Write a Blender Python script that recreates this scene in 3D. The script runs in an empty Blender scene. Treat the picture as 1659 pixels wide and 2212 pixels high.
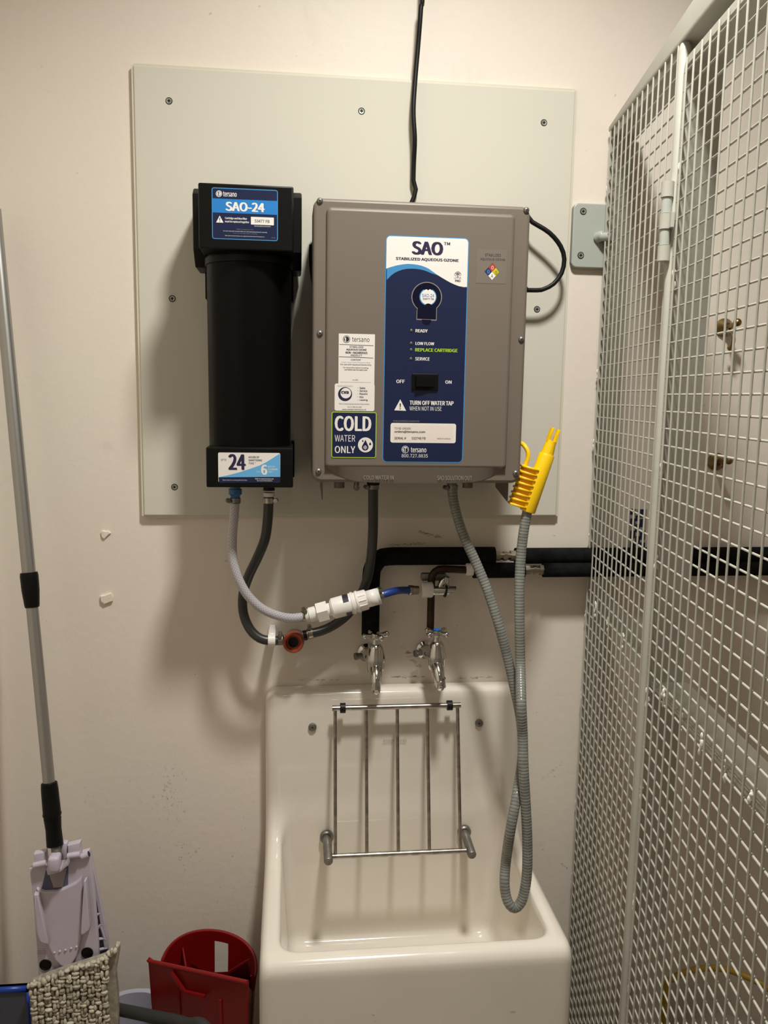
import bpy, bmesh, math, random
import numpy as np
from mathutils import Vector as V, Matrix
random.seed(7)
SC = bpy.context.scene
COL = SC.collection
PI = math.pi

# ------------------------------------------------------------------ camera (pose solved from the vanishing points)
IW, IH, FPX = 1659.0, 2212.0, 1800.0
CX, CY = IW / 2, IH / 2
CAM = V((0.0, -1.72, 1.5))
_x = V(((17000 - CX) / FPX, (1120 - CY) / FPX, 1)).normalized()
_vx = CX + (-FPX * FPX - (1120 - CY) * (14000 - CY)) / (17000 - CX)
_d = V(((_vx - CX) / FPX, (14000 - CY) / FPX, 1)).normalized()
_y = _d.cross(_x)
if _y.z < 0: _y = -_y
_z = -_d
RIGHT = V((_x.x, _y.x, _z.x)); DOWN = V((_x.y, _y.y, _z.y)); FWD = V((_x.z, _y.z, _z.z))
cam = bpy.data.objects.new('camera', bpy.data.cameras.new('camera'))
COL.objects.link(cam)
m = Matrix.Identity(4)
for i in range(3):
    m[i][0] = RIGHT[i]; m[i][1] = -DOWN[i]; m[i][2] = -FWD[i]; m[i][3] = CAM[i]
cam.matrix_world = m
cam.data.sensor_fit = 'VERTICAL'; cam.data.sensor_height = 24.0
cam.data.lens = FPX / IH * 24.0
cam.data.clip_start = 0.02
SC.camera = cam

# ------------------------------------------------------------------ world, light, exposure
w = bpy.data.worlds.new('world'); SC.world = w; w.use_nodes = True
w.node_tree.nodes['Background'].inputs[0].default_value = (0.9, 0.85, 0.78, 1)
w.node_tree.nodes['Background'].inputs[1].default_value = 0.01
LAMP = V((0.30, -0.90, 2.80))
la = bpy.data.lights.new('ceiling_light', 'AREA'); la.shape = 'DISK'; la.size = 0.20
la.spread = math.radians(142); la.energy = 26.5; la.color = (1.0, 0.985, 0.92)
lo = bpy.data.objects.new('ceiling_light', la); COL.objects.link(lo); lo.location = LAMP
FILL_LAMP = V((0.15, -2.15, 2.80))            # weak fill light added behind the camera, no lamp seen there
lb = bpy.data.lights.new('added_fill_light', 'AREA'); lb.shape = 'DISK'; lb.size = 0.25
lb.energy = 1.2; lb.color = (1.0, 0.985, 0.92)
lo2 = bpy.data.objects.new('added_fill_light', lb); COL.objects.link(lo2); lo2.location = FILL_LAMP
SC.view_settings.view_transform = 'Standard'; SC.view_settings.look = 'None'
SC.view_settings.gamma = 1.0; SC.view_settings.use_curve_mapping = False
SC.view_settings.exposure = 0.0

def at(px, py, Y=0.0):
    """point of the photograph at real depth Y (metres in front of the back wall are negative)"""
    r = RIGHT * ((px - CX) / FPX) + DOWN * ((py - CY) / FPX) + FWD
    return CAM + r * ((Y - CAM.y) / r.y)

# ------------------------------------------------------------------ materials
MATS = {}
def P(name, col, rough=0.5, metal=0.0, noise=0.0, nscale=20.0, bump=0.0, bscale=200.0, spec=0.5, trans=0.0, coat=0.0, alpha=1.0, emit=0.0):
    if name in MATS: return MATS[name]
    mt = bpy.data.materials.new(name); mt.use_nodes = True
    nt = mt.node_tree; b = nt.nodes['Principled BSDF']
    b.inputs['Base Color'].default_value = (*col, 1); b.inputs['Roughness'].default_value = rough
    b.inputs['Metallic'].default_value = metal; b.inputs['Specular IOR Level'].default_value = spec
    b.inputs['Transmission Weight'].default_value = trans; b.inputs['Coat Weight'].default_value = coat
    b.inputs['Alpha'].default_value = alpha
    tc = nt.nodes.new('ShaderNodeTexCoord')
    if noise:
        n = nt.nodes.new('ShaderNodeTexNoise'); n.inputs['Scale'].default_value = nscale; n.inputs['Detail'].default_value = 5
        nt.links.new(tc.outputs['Object'], n.inputs['Vector'])
        r = nt.nodes.new('ShaderNodeMapRange'); r.inputs[1].default_value = .3; r.inputs[2].default_value = .7
        r.inputs[3].default_value = 1 - noise; r.inputs[4].default_value = 1 + noise * .5
        nt.links.new(n.outputs['Fac'], r.inputs[0])
        mx = nt.nodes.new('ShaderNodeMix'); mx.data_type = 'RGBA'; mx.blend_type = 'MULTIPLY'; mx.inputs[0].default_value = 1
        mx.inputs[6].default_value = (*col, 1)
        nt.links.new(r.outputs[0], mx.inputs[7]); nt.links.new(mx.outputs[2], b.inputs['Base Color'])
    if bump:
        n2 = nt.nodes.new('ShaderNodeTexNoise'); n2.inputs['Scale'].default_value = bscale; n2.inputs['Detail'].default_value = 4
        nt.links.new(tc.outputs['Object'], n2.inputs['Vector'])
        bp = nt.nodes.new('ShaderNodeBump'); bp.inputs['Strength'].default_value = bump; bp.inputs['Distance'].default_value = 0.002
        nt.links.new(n2.outputs['Fac'], bp.inputs['Height']); nt.links.new(bp.outputs[0], b.inputs['Normal'])
    MATS[name] = mt
    return mt

def wall_material():
    """painted plaster: soft tint variation, faint scuffs, thin dark flecks"""
    mt = P('wall_paint', (.80, .715, .645), .55, bump=.25, bscale=60)
    nt = mt.node_tree; b = nt.nodes['Principled BSDF']
    tc = nt.nodes['Texture Coordinate']
    def noise(scale, det, ro=.5, dist=0):
        n = nt.nodes.new('ShaderNodeTexNoise'); n.inputs['Scale'].default_value = scale
        n.inputs['Detail'].default_value = det; n.inputs['Roughness'].default_value = ro; n.inputs['Distortion'].default_value = dist
        nt.links.new(tc.outputs['Object'], n.inputs['Vector']); return n
    def ramp(n, a, c, lo, hi):
        r = nt.nodes.new('ShaderNodeMapRange'); r.inputs[1].default_value = a; r.inputs[2].default_value = c
        r.inputs[3].default_value = lo; r.inputs[4].default_value = hi
        nt.links.new(n.outputs['Fac'], r.inputs[0]); return r
    def mul(x, y):
        q = nt.nodes.new('ShaderNodeMath'); q.operation = 'MULTIPLY'
        nt.links.new(x.outputs[0], q.inputs[0]); nt.links.new(y.outputs[0], q.inputs[1]); return q
    tint = nt.nodes.new('ShaderNodeMix'); tint.data_type = 'RGBA'
    tint.inputs[6].default_value = (.80, .735, .635, 1); tint.inputs[7].default_value = (.80, .712, .632, 1)
    nt.links.new(ramp(noise(2.2, 3), .4, .6, 0, 1).outputs[0], tint.inputs[0])
    a = ramp(noise(5.5, 7, .62, .6), .62, .74, 1.0, .90)
    c = ramp(noise(55, 2, .5), .76, .80, 1.0, .72)
    m2 = nt.nodes.new('ShaderNodeMix'); m2.data_type = 'RGBA'; m2.blend_type = 'MULTIPLY'; m2.inputs[0].default_value = 1
    nt.links.new(tint.outputs[2], m2.inputs[6]); nt.links.new(mul(a, c).outputs[0], m2.inputs[7])
    nt.links.new(m2.outputs[2], b.inputs['Base Color'])
    return mt

def braid_material():
    """clear hose with a white criss-cross braid (uses the tube's own UV)"""
    mt = P('braided_clear_vinyl', (.60, .58, .62), .22, trans=.25)
    nt = mt.node_tree; b = nt.nodes['Principled BSDF']
    uv = nt.nodes['Texture Coordinate']; outs = []
    for ang in (1, -1):
        mp = nt.nodes.new('ShaderNodeMapping'); mp.inputs['Rotation'].default_value = (0, 0, ang * .785)
        nt.links.new(uv.outputs['UV'], mp.inputs['Vector'])
        wv = nt.nodes.new('ShaderNodeTexWave'); wv.inputs['Scale'].default_value = .62
        nt.links.new(mp.outputs[0], wv.inputs['Vector']); outs.append(wv)
    mx = nt.nodes.new('ShaderNodeMath'); mx.operation = 'MAXIMUM'
    nt.links.new(outs[0].outputs['Fac'], mx.inputs[0]); nt.links.new(outs[1].outputs['Fac'], mx.inputs[1])
    r = nt.nodes.new('ShaderNodeMapRange'); r.inputs[1].default_value = .75; r.inputs[2].default_value = 1.0
    nt.links.new(mx.outputs[0], r.inputs[0])
    c = nt.nodes.new('ShaderNodeMix'); c.data_type = 'RGBA'
    c.inputs[6].default_value = (.46, .44, .47, 1); c.inputs[7].default_value = (.70, .67, .69, 1)
    nt.links.new(r.outputs[0], c.inputs[0]); nt.links.new(c.outputs[2], b.inputs['Base Color'])
    return mt

WALL = wall_material()
BOARD = P('board_laminate', (.645, .615, .53), .6, bump=.03, bscale=300, spec=.25)
BOARD_EDGE = P('board_edge_band', (.66, .62, .50), .4)
GREYBOX = P('taupe_abs', (.168, .138, .113), .45, bump=.07, bscale=900, spec=.4)
BLACK = P('black_abs', (.0045, .0043, .004), .42, bump=.07, bscale=900, spec=.16)
BLACKTUBE = P('black_pvc_tube', (.0032, .003, .0026), .36, spec=.09)
RUBBER = P('black_rubber', (.007, .007, .007), .45, spec=.25)
FOAM = P('black_foam', (.009, .0095, .010), .95, spec=.12, noise=.5, nscale=60, bump=.6, bscale=250)
CHROME = P('chrome', (.62, .61, .58), .12, 1.0)
STEEL = P('brushed_steel', (.42, .39, .35), .33, 1.0, noise=.35, nscale=60)
STEELDULL = P('dull_steel', (.24, .23, .21), .45, .8, noise=.3, nscale=80)
ZINC = P('zinc_screw', (.40, .41, .35), .4, .6)
DARK = P('dark_recess', (.012, .012, .012), .7)
CERAMIC = P('white_fireclay', (.80, .735, .645), .12, noise=.05, nscale=5, coat=.5)
GREYHOSE = P('dark_grey_hose', (.030, .030, .027), .35)
BRAID = braid_material()
WHITEP = P('white_acetal', (.80, .76, .72), .3)
BLUEP = P('blue_plastic', (.02, .13, .30), .35)
BLUEHOSE = P('blue_hose', (.012, .045, .25), .4, bump=.3, bscale=500)
COPPER = P('copper_tarnished', (.042, .019, .011), .5, .5, noise=.5, nscale=40)
BRASS = P('aged_brass', (.30, .21, .09), .35, 1.0, noise=.3, nscale=90)
NICKEL = P('nickel_fitting', (.45, .40, .32), .3, 1.0, noise=.3, nscale=90)
REDCOP = P('red_copper_cap', (.36, .075, .035), .38, .35, noise=.4, nscale=120)
YEL = P('yellow_plastic', (.95, .60, .004), .38)
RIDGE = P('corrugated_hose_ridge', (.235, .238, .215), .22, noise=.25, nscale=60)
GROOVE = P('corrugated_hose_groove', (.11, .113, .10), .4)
CAGE = P('cage_cream_paint', (.45, .44, .38), .42, noise=.08, nscale=9, bump=.1, bscale=90)
WELD = P('weld_painted', (.78, .76, .68), .35, bump=.6, bscale=200)
PLATE = P('plate_grey_green_paint', (.42, .445, .40), .35)
ALU = P('satin_aluminium', (.40, .39, .37), .38, .85)
MOPW = P('lilac_white_plastic', (.56, .50, .58), .42, noise=.06, nscale=12)
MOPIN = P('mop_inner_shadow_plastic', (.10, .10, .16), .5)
PADM = P('woven_microfibre', (.56, .51, .40), .95, noise=.35, nscale=90)
PADG = P('woven_microfibre_grey', (.36, .32, .25), .95, noise=.35, nscale=90)
RED = P('red_plastic', (.19, .003, .003), .38, spec=.35)
BUCKET = P('lilac_grey_plastic', (.42, .40, .47), .4)
BLUEBUCK = P('bright_blue_plastic', (.006, .045, .32), .35)
SLATE = P('slate_grey_plastic', (.06, .065, .085), .5)
YHOSE = P('yellow_garden_hose', (.42, .27, .02), .45)
DRUM = P('grey_drum_plastic', (.38, .34, .31), .5)
CHIP = P('chipped_plaster', (.80, .72, .60), .8, bump=.4, bscale=200)
STAIN = P('scuff_stain', (.22, .17, .12), .9, alpha=.22)
FLECK = P('dark_fleck', (.14, .11, .08), .9, alpha=.55)
RUST = P('rust_stain', (.36, .20, .06), .9)
# print colours
WHT = P('print_white', (.80, .76, .72), .35); NAVY = P('print_navy', (.008, .015, .055), .35)
LTBLUE = P('print_light_blue', (.055, .25, .52), .35); MIDBLUE = P('print_mid_blue', (.02, .20, .55), .35)
SKY = P('print_sky_blue', (.13, .42, .74), .35); INK = P('print_ink', (.03, .025, .035), .4); INKNAVY = P('print_ink_navy', (.022, .018, .06), .4)
GREYINK = P('print_grey_ink', (.25, .22, .21), .5); LIME = P('print_lime', (.35, .55, .03), .4); LGREY = P('print_light_grey', (.27, .24, .21), .4)
PRED = P('print_red', (.42, .05, .03), .4); PYEL = P('print_yellow', (.55, .48, .01), .4); PBLUE = P('print_blue', (.02, .03, .16), .4)
LABGREY = P('print_taupe_film', (.172, .145, .118), .5); LEDM = P('led_off', (.09, .095, .09), .3); GLOSSBLK = P('gloss_window', (.004, .005, .02), .12)
SLIP = P('paper_slip', (.78, .70, .63), .5)

# ------------------------------------------------------------------ mesh builder
WORLD = {}
class MB:
    def __init__(s): s.v = []; s.f = []; s.mi = []; s.mats = []; s.uv = {}; s.M = None
    def k(s, mat):
        if mat not in s.mats: s.mats.append(mat)
        return s.mats.index(mat)
    def add(s, vs, fs, mat, uvs=None):
        o = len(s.v); i = s.k(mat)
        for p in vs: s.v.append((s.M @ V(p)) if s.M else V(p))
        for q, f in enumerate(fs):
            if uvs: s.uv[len(s.f)] = uvs[q]
            s.f.append([a + o for a in f]); s.mi.append(i)
        return s
    def box(s, a, b, mat):
        x0, y0, z0 = [min(a[i], b[i]) for i in range(3)]; x1, y1, z1 = [max(a[i], b[i]) for i in range(3)]
        vs = [(x0,y0,z0),(x1,y0,z0),(x1,y1,z0),(x0,y1,z0),(x0,y0,z1),(x1,y0,z1),(x1,y1,z1),(x0,y1,z1)]
        return s.add(vs, [(0,3,2,1),(4,5,6,7),(0,1,5,4),(1,2,6,5),(2,3,7,6),(3,0,4,7)], mat)
    def bm(s, b, mat):
        b.verts.index_update(); b.normal_update()
        s.add([v.co.copy() for v in b.verts], [[v.index for v in f.verts] for f in b.faces], mat); b.free(); return s
    def rbox(s, a, b, r, mat, seg=3):
        q = bmesh.new(); bmesh.ops.create_cube(q, size=1)
        c = [(a[i] + b[i]) / 2 for i in range(3)]; d = [abs(b[i] - a[i]) for i in range(3)]
        for v in q.verts: v.co = V([c[i] + v.co[i] * d[i] for i in range(3)])
        bmesh.ops.bevel(q, geom=list(q.edges), offset=r, segments=seg, profile=.5, affect='EDGES', clamp_overlap=True)
        return s.bm(q, mat)
    def prism(s, pts, off, mat, bev=0.0, seg=2):
        """pts: planar front polygon (3D, counter-clockwise seen from the front); off: vector to the back"""
        q = bmesh.new(); off = V(off); n = len(pts)
        A = [q.verts.new(V(p)) for p in pts]; B = [q.verts.new(V(p) + off) for p in pts]
        ft = q.faces.new(A); q.faces.new(B[::-1])
        for i in range(n): q.faces.new((A[i], B[i], B[(i+1) % n], A[(i+1) % n]))
        bmesh.ops.recalc_face_normals(q, faces=q.faces[:])
        if bev: bmesh.ops.bevel(q, geom=list(ft.edges), offset=bev, segments=seg, profile=.5, affect='EDGES', clamp_overlap=True)
        return s.bm(q, mat)
    def tube(s, pts, r, mat, n=12, caps=True, mat2=None, sel=None):
        pts = [V(p) for p in pts]; N = len(pts)
        R = r if isinstance(r, (list, tuple)) else [r] * N
        t = [(pts[min(i+1, N-1)] - pts[max(i-1, 0)]).normalized() for i in range(N)]
        u = t[0].orthogonal().normalized(); vs = []; L = 0
        Ls = []
        for i in range(N):
            if i:
                L += (pts[i] - pts[i-1]).length
                u = (u - t[i] * u.dot(t[i]))
                u = u.normalized() if u.length > 1e-6 else t[i].orthogonal().normalized()
            w2 = t[i].cross(u); Ls.append(L)
            for j in range(n):
                a = 2 * PI * j / n
                vs.append(pts[i] + (u * math.cos(a) + w2 * math.sin(a)) * R[i])
        rr = max(R)
        f1, u1, f2 = [], [], []
        for i in range(N - 1):
            for j in range(n):
                q = (i*n+j, i*n+(j+1) % n, (i+1)*n+(j+1) % n, (i+1)*n+j)
                if mat2 and sel(i): f2.append(q)
                else:
                    f1.append(q); a, b = j / n * 6.28, (j+1) / n * 6.28
                    u1.append(((a, Ls[i]/rr), (b, Ls[i]/rr), (b, Ls[i+1]/rr), (a, Ls[i+1]/rr)))
        o = len(s.v)
        s.add(vs, f1, mat, u1)
        if f2:
            k2 = s.k(mat2)
            for q in f2: s.f.append([a + o for a in q]); s.mi.append(k2)
        if caps:
            k1 = s.k(mat)
            s.f.append([o + j for j in range(n)][::-1]); s.mi.append(k1)
            s.f.append([o + (N-1)*n + j for j in range(n)]); s.mi.append(k1)
        return s
    def cyl(s, a, b, r, mat, n=16, r2=None): return s.tube([a, b], [r, r if r2 is None else r2], mat, n)
    def lathe(s, prof, o, ax, mat, n=20, sx=1.0, sy=1.0, up=None):
        """prof: list of (distance along the axis, radius)"""
        o = V(o); ax = V(ax).normalized(); u = (V(up) if up else ax.orthogonal()).normalized(); u = (u - ax*u.dot(ax)).normalized(); w2 = ax.cross(u)
        vs = []; fs = []
        for (t, r) in prof:
            for j in range(n):
                a = 2*PI*j/n; vs.append(o + ax*t + (u*math.cos(a)*sx + w2*math.sin(a)*sy)*max(r, 1e-5))
        for i in range(len(prof)-1):
            for j in range(n): fs.append((i*n+j, i*n+(j+1) % n, (i+1)*n+(j+1) % n, (i+1)*n+j))
        if prof[0][1] > 1e-4: fs.append(tuple(range(n))[::-1])
        if prof[-1][1] > 1e-4: fs.append(tuple((len(prof)-1)*n + j for j in range(n)))
        return s.add(vs, fs, mat)
    def sph(s, c, r, mat, n=10, m_=6, ax=None):
        c = V(c); r = V((r, r, r)) if not hasattr(r, '__len__') else V(r)
        vs = [c + V((0, 0, r.z))]
        for i in range(1, m_):
            for j in range(n):
                a, b = PI*i/m_, 2*PI*j/n
                vs.append(c + V((r.x*math.sin(a)*math.cos(b), r.y*math.sin(a)*math.sin(b), r.z*math.cos(a))))
        vs.append(c - V((0, 0, r.z))); fs = []
        for j in range(n): fs.append((0, 1+j, 1+(j+1) % n))
        for i in range(m_-2):
            for j in range(n): fs.append((1+i*n+j, 1+(i+1)*n+j, 1+(i+1)*n+(j+1) % n, 1+i*n+(j+1) % n))
        e = len(vs)-1
        for j in range(n): fs.append((e, 1+(m_-2)*n+(j+1) % n, 1+(m_-2)*n+j))
        return s.add(vs, fs, mat)
    def face(s, pts, mat): return s.add(pts, [tuple(range(len(pts)))], mat)
    def build(s, name, parent=None, ang=38, mesh=None, origin=None):
        if origin is None:
            lo = V([min(v[i] for v in s.v) for i in range(3)]); hi = V([max(v[i] for v in s.v) for i in range(3)])
            origin = (lo + hi) / 2
            if parent is None: origin.z = lo.z
        me = bpy.data.meshes.new(name)
        me.from_pydata([v - origin for v in s.v], [], s.f)
        for mt in s.mats: me.materials.append(mt)
        me.polygons.foreach_set('material_index', s.mi)
        if s.uv:
            ul = me.uv_layers.new(name='UVMap')
            for fi, u in s.uv.items():
                for li, c in zip(me.polygons[fi].loop_indices, u): ul.data[li].uv = c
        me.polygons.foreach_set('use_smooth', [True] * len(s.f))
        me.validate(); me.update()
        me.set_sharp_from_angle(angle=math.radians(ang))
        for p in me.polygons:        # large plane faces keep their own normal beside rounded edges
            if p.area > .0004:
                if len(p.vertices) > 4: p.use_smooth = False
                else:
                    c = [me.vertices[i].co for i in p.vertices]
                    if min((c[i]-c[i-1]).length for i in range(len(c))) > .02: p.use_smooth = False
        return link(name, me, parent, origin)
def link(name, me, parent, origin):
    o = bpy.data.objects.new(name, me); COL.objects.link(o)
    if parent is not None:
        o.parent = parent; o.location = V(origin) - WORLD[parent]
    else: o.location = origin
    WORLD[o] = V(origin)
    return o
def thing(name, label, cat, loc, group=None):
    o = bpy.data.objects.new(name, None); COL.objects.link(o); o.location = loc; o.empty_display_size = .05
    WORLD[o] = V(loc); return tag(o, label, cat, group)
def tag(o, label, cat, group=None):
    o['label'] = label; o['category'] = cat
    if group: o['group'] = group
    return o
def struct(o): o['kind'] = 'structure'; return o
def stuff(o): o['kind'] = 'stuff'; return o

def path(pts, step=.008):
    pts = [V(p) for p in pts]; out = []
    for i in range(len(pts)-1):
        p0, p1, p2, p3 = pts[max(i-1, 0)], pts[i], pts[i+1], pts[min(i+2, len(pts)-1)]
        n = max(2, int((p2-p1).length/step))
        for k in range(n):
            t = k/n
            out.append(.5*((2*p1)+(p2-p0)*t+(2*p0-5*p1+4*p2-p3)*t*t+(3*p1-p0-3*p2+p3)*t**3))
    out.append(pts[-1]); return out
def resample(pts, step):
    out = [pts[0].copy()]; acc = 0
    for i in range(1, len(pts)):
        a, b = pts[i-1], pts[i]; L = (b-a).length
        if L < 1e-9: continue
        d = step - acc
        while d <= L:
            out.append(a + (b-a)*(d/L)); d += step
        acc = L - (d - step)
    return out

# ------------------------------------------------------------------ flat print (lettering, label films), drawn on planes of constant Y
FCACHE = {}
try:        # the interface typeface that ships with Blender; falls back to the built-in one
    import os
    FONT = bpy.data.fonts.load(os.path.join(bpy.utils.system_resource('DATAFILES'), 'fonts', 'Noto Sans CJK Regular.woff2'))
except Exception:
    FONT = None
def glyphs(txt, bold, shear):
    key = (txt, bold, shear)
    if key not in FCACHE:
        cu = bpy.data.curves.new('t', 'FONT'); cu.body = txt; cu.size = 1; cu.offset = bold; cu.shear = shear; cu.resolution_u = 3
        if FONT: cu.font = FONT
        ob = bpy.data.objects.new('t', cu)
        me = bpy.data.meshes.new_from_object(ob)
        FCACHE[key] = ([v.co.copy() for v in me.vertices], [list(p.vertices) for p in me.polygons])
        bpy.data.objects.remove(ob); bpy.data.curves.remove(cu); bpy.data.meshes.remove(me)
    return FCACHE[key]
class Print:
    def __init__(s, Y): s.Y = Y; s.mb = MB(); s.lines = []
    def y(s, lv): return s.Y - .00008 * lv
    def text(s, txt, x0, y0, x1, y1, mat, lv=3, bold=.0, shear=0, dz=0):
        """fit txt into the photograph box: y0/y1 top and bottom of the glyphs, measured at the left end"""
        vs, fs = glyphs(txt, 0.0, shear)
        if not vs: return
        if y1 - y0 < 4.5: bold = min(bold, .012)
        ax, bx = min(v.x for v in vs), max(v.x for v in vs); ay, by = min(v.y for v in vs), max(v.y for v in vs)
        Y = s.y(lv); p = at(x0, y1, Y); q = at(x0, y0, Y); r = at(x1, y1, Y)
        b = max(0.0, bold)*.62; bx += b; ax -= b
        sx = (r.x - p.x)/(bx-ax); sz = (q.z - p.z)/(by-ay); mb = MB()
        for k, (dx, dy) in enumerate(((0, 0), (-b, b*.3), (b, -b*.3), (-b*.5, -b*.3), (b*.5, b*.3)) if b else ((0, 0),)):   # heavier strokes: the outline laid down slightly shifted
            mb.add([V((p.x + (v.x+dx-ax)*sx, Y - k*5e-6, p.z + (v.y+dy-ay)*sz)) for v in vs], fs, mat)
        s.lines.append(mb)
    def letter(s, parent, name='lettering'):
        for l in s.lines: l.build(name, parent)
    def poly(s, px, mat, lv=1):
        Y = s.y(lv); s.mb.face([at(x, y, Y) for x, y in px], mat)
    def rr(s, x0, y0, x1, y1, r, mat, lv=1, inset=0.0):
        Y = s.y(lv); a = at(x0, y0, Y); b = at(x1, y1, Y)
        s.mb.face(rrect(a.x+inset, b.z+inset, b.x-inset, a.z-inset, max(r-inset, .0004), Y), mat)
    def disc(s, x, y, rx, ry, mat, lv=2, n=28):
        s.poly([(x + rx*math.cos(2*PI*i/n), y + ry*math.sin(2*PI*i/n)) for i in range(n)], mat, lv)
    def ring(s, x, y, r, r2, mat, lv=2, n=28, ox=0, oy=0):
        Y = s.y(lv); A = [at(x + r*math.cos(2*PI*i/n), y + r*math.sin(2*PI*i/n), Y) for i in range(n)]
        B = [at(x + ox + r2*math.cos(2*PI*i/n), y + oy + r2*math.sin(2*PI*i/n), Y) for i in range(n)]
        s.mb.add(A + B, [(i, (i+1) % n, n+(i+1) % n, n+i) for i in range(n)], mat)
def rrect(x0, z0, x1, z1, r, Y, n=6):
    out = []
    for cx, cz, a0 in ((x1-r, z1-r, 0), (x0+r, z1-r, 90), (x0+r, z0+r, 180), (x1-r, z0+r, 270)):
        for i in range(n+1):
            a = math.radians(a0 + 90*i/n); out.append(V((cx + r*math.cos(a), Y, cz + r*math.sin(a))))
    return out
def flip(pts): return pts[::-1]

# ------------------------------------------------------------------ room shell
XL, XR, YF, ZC = -0.582, 1.75, -2.75, 2.84
def slab(name, a, b, mat): return struct(MB().box(a, b, mat).build(name))
wall_back = slab('wall_back', (XL-.1, 0, 0), (XR+.1, .1, ZC), WALL)
slab('wall_left', (XL-.1, YF, 0), (XL, 0, ZC), WALL)
DIM = P('low_bounce_wall_paint', (.45, .38, .32), .7)  # unseen right and front walls, colour darkened to cut bounced light
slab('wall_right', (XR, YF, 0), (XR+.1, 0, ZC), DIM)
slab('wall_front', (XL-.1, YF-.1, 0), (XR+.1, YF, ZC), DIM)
slab('ceiling', (XL-.1, YF-.1, ZC), (XR+.1, .1, ZC+.08), P('ceiling_paint', (.62, .58, .53), .8))
slab('floor', (XL-.1, YF-.1, -.08), (XR+.1, .1, 0), P('vinyl_floor', (.26, .22, .18), .45, noise=.2, nscale=30))
# chipped plaster and old scuffs on the back wall (parts of the wall)
def chip(pts, t=.004):
    MB().prism([at(x, y, -t) for x, y in pts[::-1]], (0, t + .002, 0), CHIP, bev=.0012, seg=1).build('plaster_chip', wall_back)
chip([(217, 1150), (221, 1146), (228, 1148), (234, 1147), (239, 1152), (233, 1157), (225, 1165), (219, 1160)])
chip([(216, 1288), (226, 1286), (240, 1281), (244, 1290), (243, 1299), (234, 1302), (225, 1306), (217, 1299)], .006)
random.seed(3)
def scuff(x0, y0, x1, y1, n, mat, s=1.0):
    mb = MB()
    for i in range(n):
        t = random.random(); x = x0 + (x1-x0)*t + random.gauss(0, 1)*s; y = y0 + (y1-y0)*t + random.gauss(0, 1)*s*.7
        a = random.uniform(1.0, 4)*s*.7; b = random.uniform(.3, .9)*s*.7
        mb.face([at(x + a*math.cos(q)*random.uniform(.7, 1.2), y + b*math.sin(q)*random.uniform(.7, 1.2), -.0004) for q in [2*PI*k/7 for k in range(7)]], mat)
    stuff(mb.build('scuff_marks', wall_back))
scuff(835, 1178, 918, 1174, 46, STAIN, 1.6); scuff(850, 1176, 910, 1173, 12, FLECK, .9)
scuff(905, 1148, 950, 1160, 34, STAIN, 2.4); scuff(905, 1148, 950, 1160, 6, FLECK, 1.2)
scuff(640, 1469, 745, 1468, 30, STAIN, 1.6); scuff(680, 1469, 725, 1469, 6, FLECK, 1.0)
scuff(835, 1463, 915, 1461, 34, STAIN, 2.0); scuff(850, 1464, 905, 1461, 8, FLECK, 1.0)
scuff(985, 1465, 1065, 1463, 34, STAIN, 1.8); scuff(1010, 1464, 1060, 1462, 6, FLECK, 1.0)
scuff(870, 1395, 905, 1440, 26, STAIN, 2.6)
scuff(1168, 1688, 1215, 1645, 22, STAIN, 1.2); scuff(1170, 1680, 1205, 1676, 14, STAIN, 1.0)
scuff(1195, 1850, 1230, 1880, 10, FLECK, 1.0); scuff(1155, 1800, 1190, 1870, 10, STAIN, 1.2)
# rubbed and splashed zone beside the mop
random.seed(21)
def splash(x0, y0, x1, y1, n, mat, tall):
    mb = MB()
    for i in range(int(n*.75)):
        x, y = random.gauss((x0+x1)/2, (x1-x0)/4), random.gauss((y0+y1)/2, (y1-y0)/4)
        a, b = random.uniform(.4, 1.3), random.uniform(.35, 1.1)*tall*.75; q0 = random.uniform(-.5, .5)
        mb.face([at(x + a*math.cos(q)*random.uniform(.6, 1.2) + b*math.sin(q)*q0*.5, y + b*math.sin(q)*random.uniform(.7, 1.2), -.0004) for q in [2*PI*k/7 for k in range(7)]], mat)
    stuff(mb.build('scuff_marks', wall_back))
splash(310, 1650, 420, 1800, 80, STAIN, 3.4); splash(350, 1660, 375, 1740, 40, STAIN, 4.0); splash(330, 1690, 400, 1790, 10, FLECK, 1.6)
splash(360, 1800, 440, 1900, 30, STAIN, 3.0); splash(378, 1818, 420, 1880, 8, FLECK, 2.2); splash(460, 1880, 540, 1990, 30, STAIN, 2.4)
splash(120, 1700, 240, 1800, 26, STAIN, 2.0); splash(90, 1240, 120, 1380, 8, STAIN, 2.0); splash(500, 1640, 550, 1860, 16, STAIN, 3.0)
splash(250, 1560, 420, 1700, 22, STAIN, 1.6); splash(395, 1410, 480, 1470, 4, FLECK, 1.0)

# ------------------------------------------------------------------ ceiling lamp housing (just outside the frame, above the board)
t = thing('ceiling_lamp', 'round flush lamp on the ceiling in front of the wall board', 'lamp', (LAMP.x, LAMP.y, ZC))
MB().lathe([(0, .155), (.018, .16), (.022, .15), (.022, .142)], (LAMP.x, LAMP.y, ZC-.0005), (0, 0, -1), P('lamp_housing_white', (.8, .8, .78), .4), 40).build('housing', t)
t = thing('ceiling_lamp', 'unseen lamp housing added for the fill light behind the camera', 'lamp', (FILL_LAMP.x, FILL_LAMP.y, ZC))
MB().lathe([(0, .155), (.018, .16), (.022, .15), (.022, .142)], (FILL_LAMP.x, FILL_LAMP.y, ZC-.0005), (0, 0, -1), MATS['lamp_housing_white'], 40).build('housing', t)  # made-up housing to go with the added fill light

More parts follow.
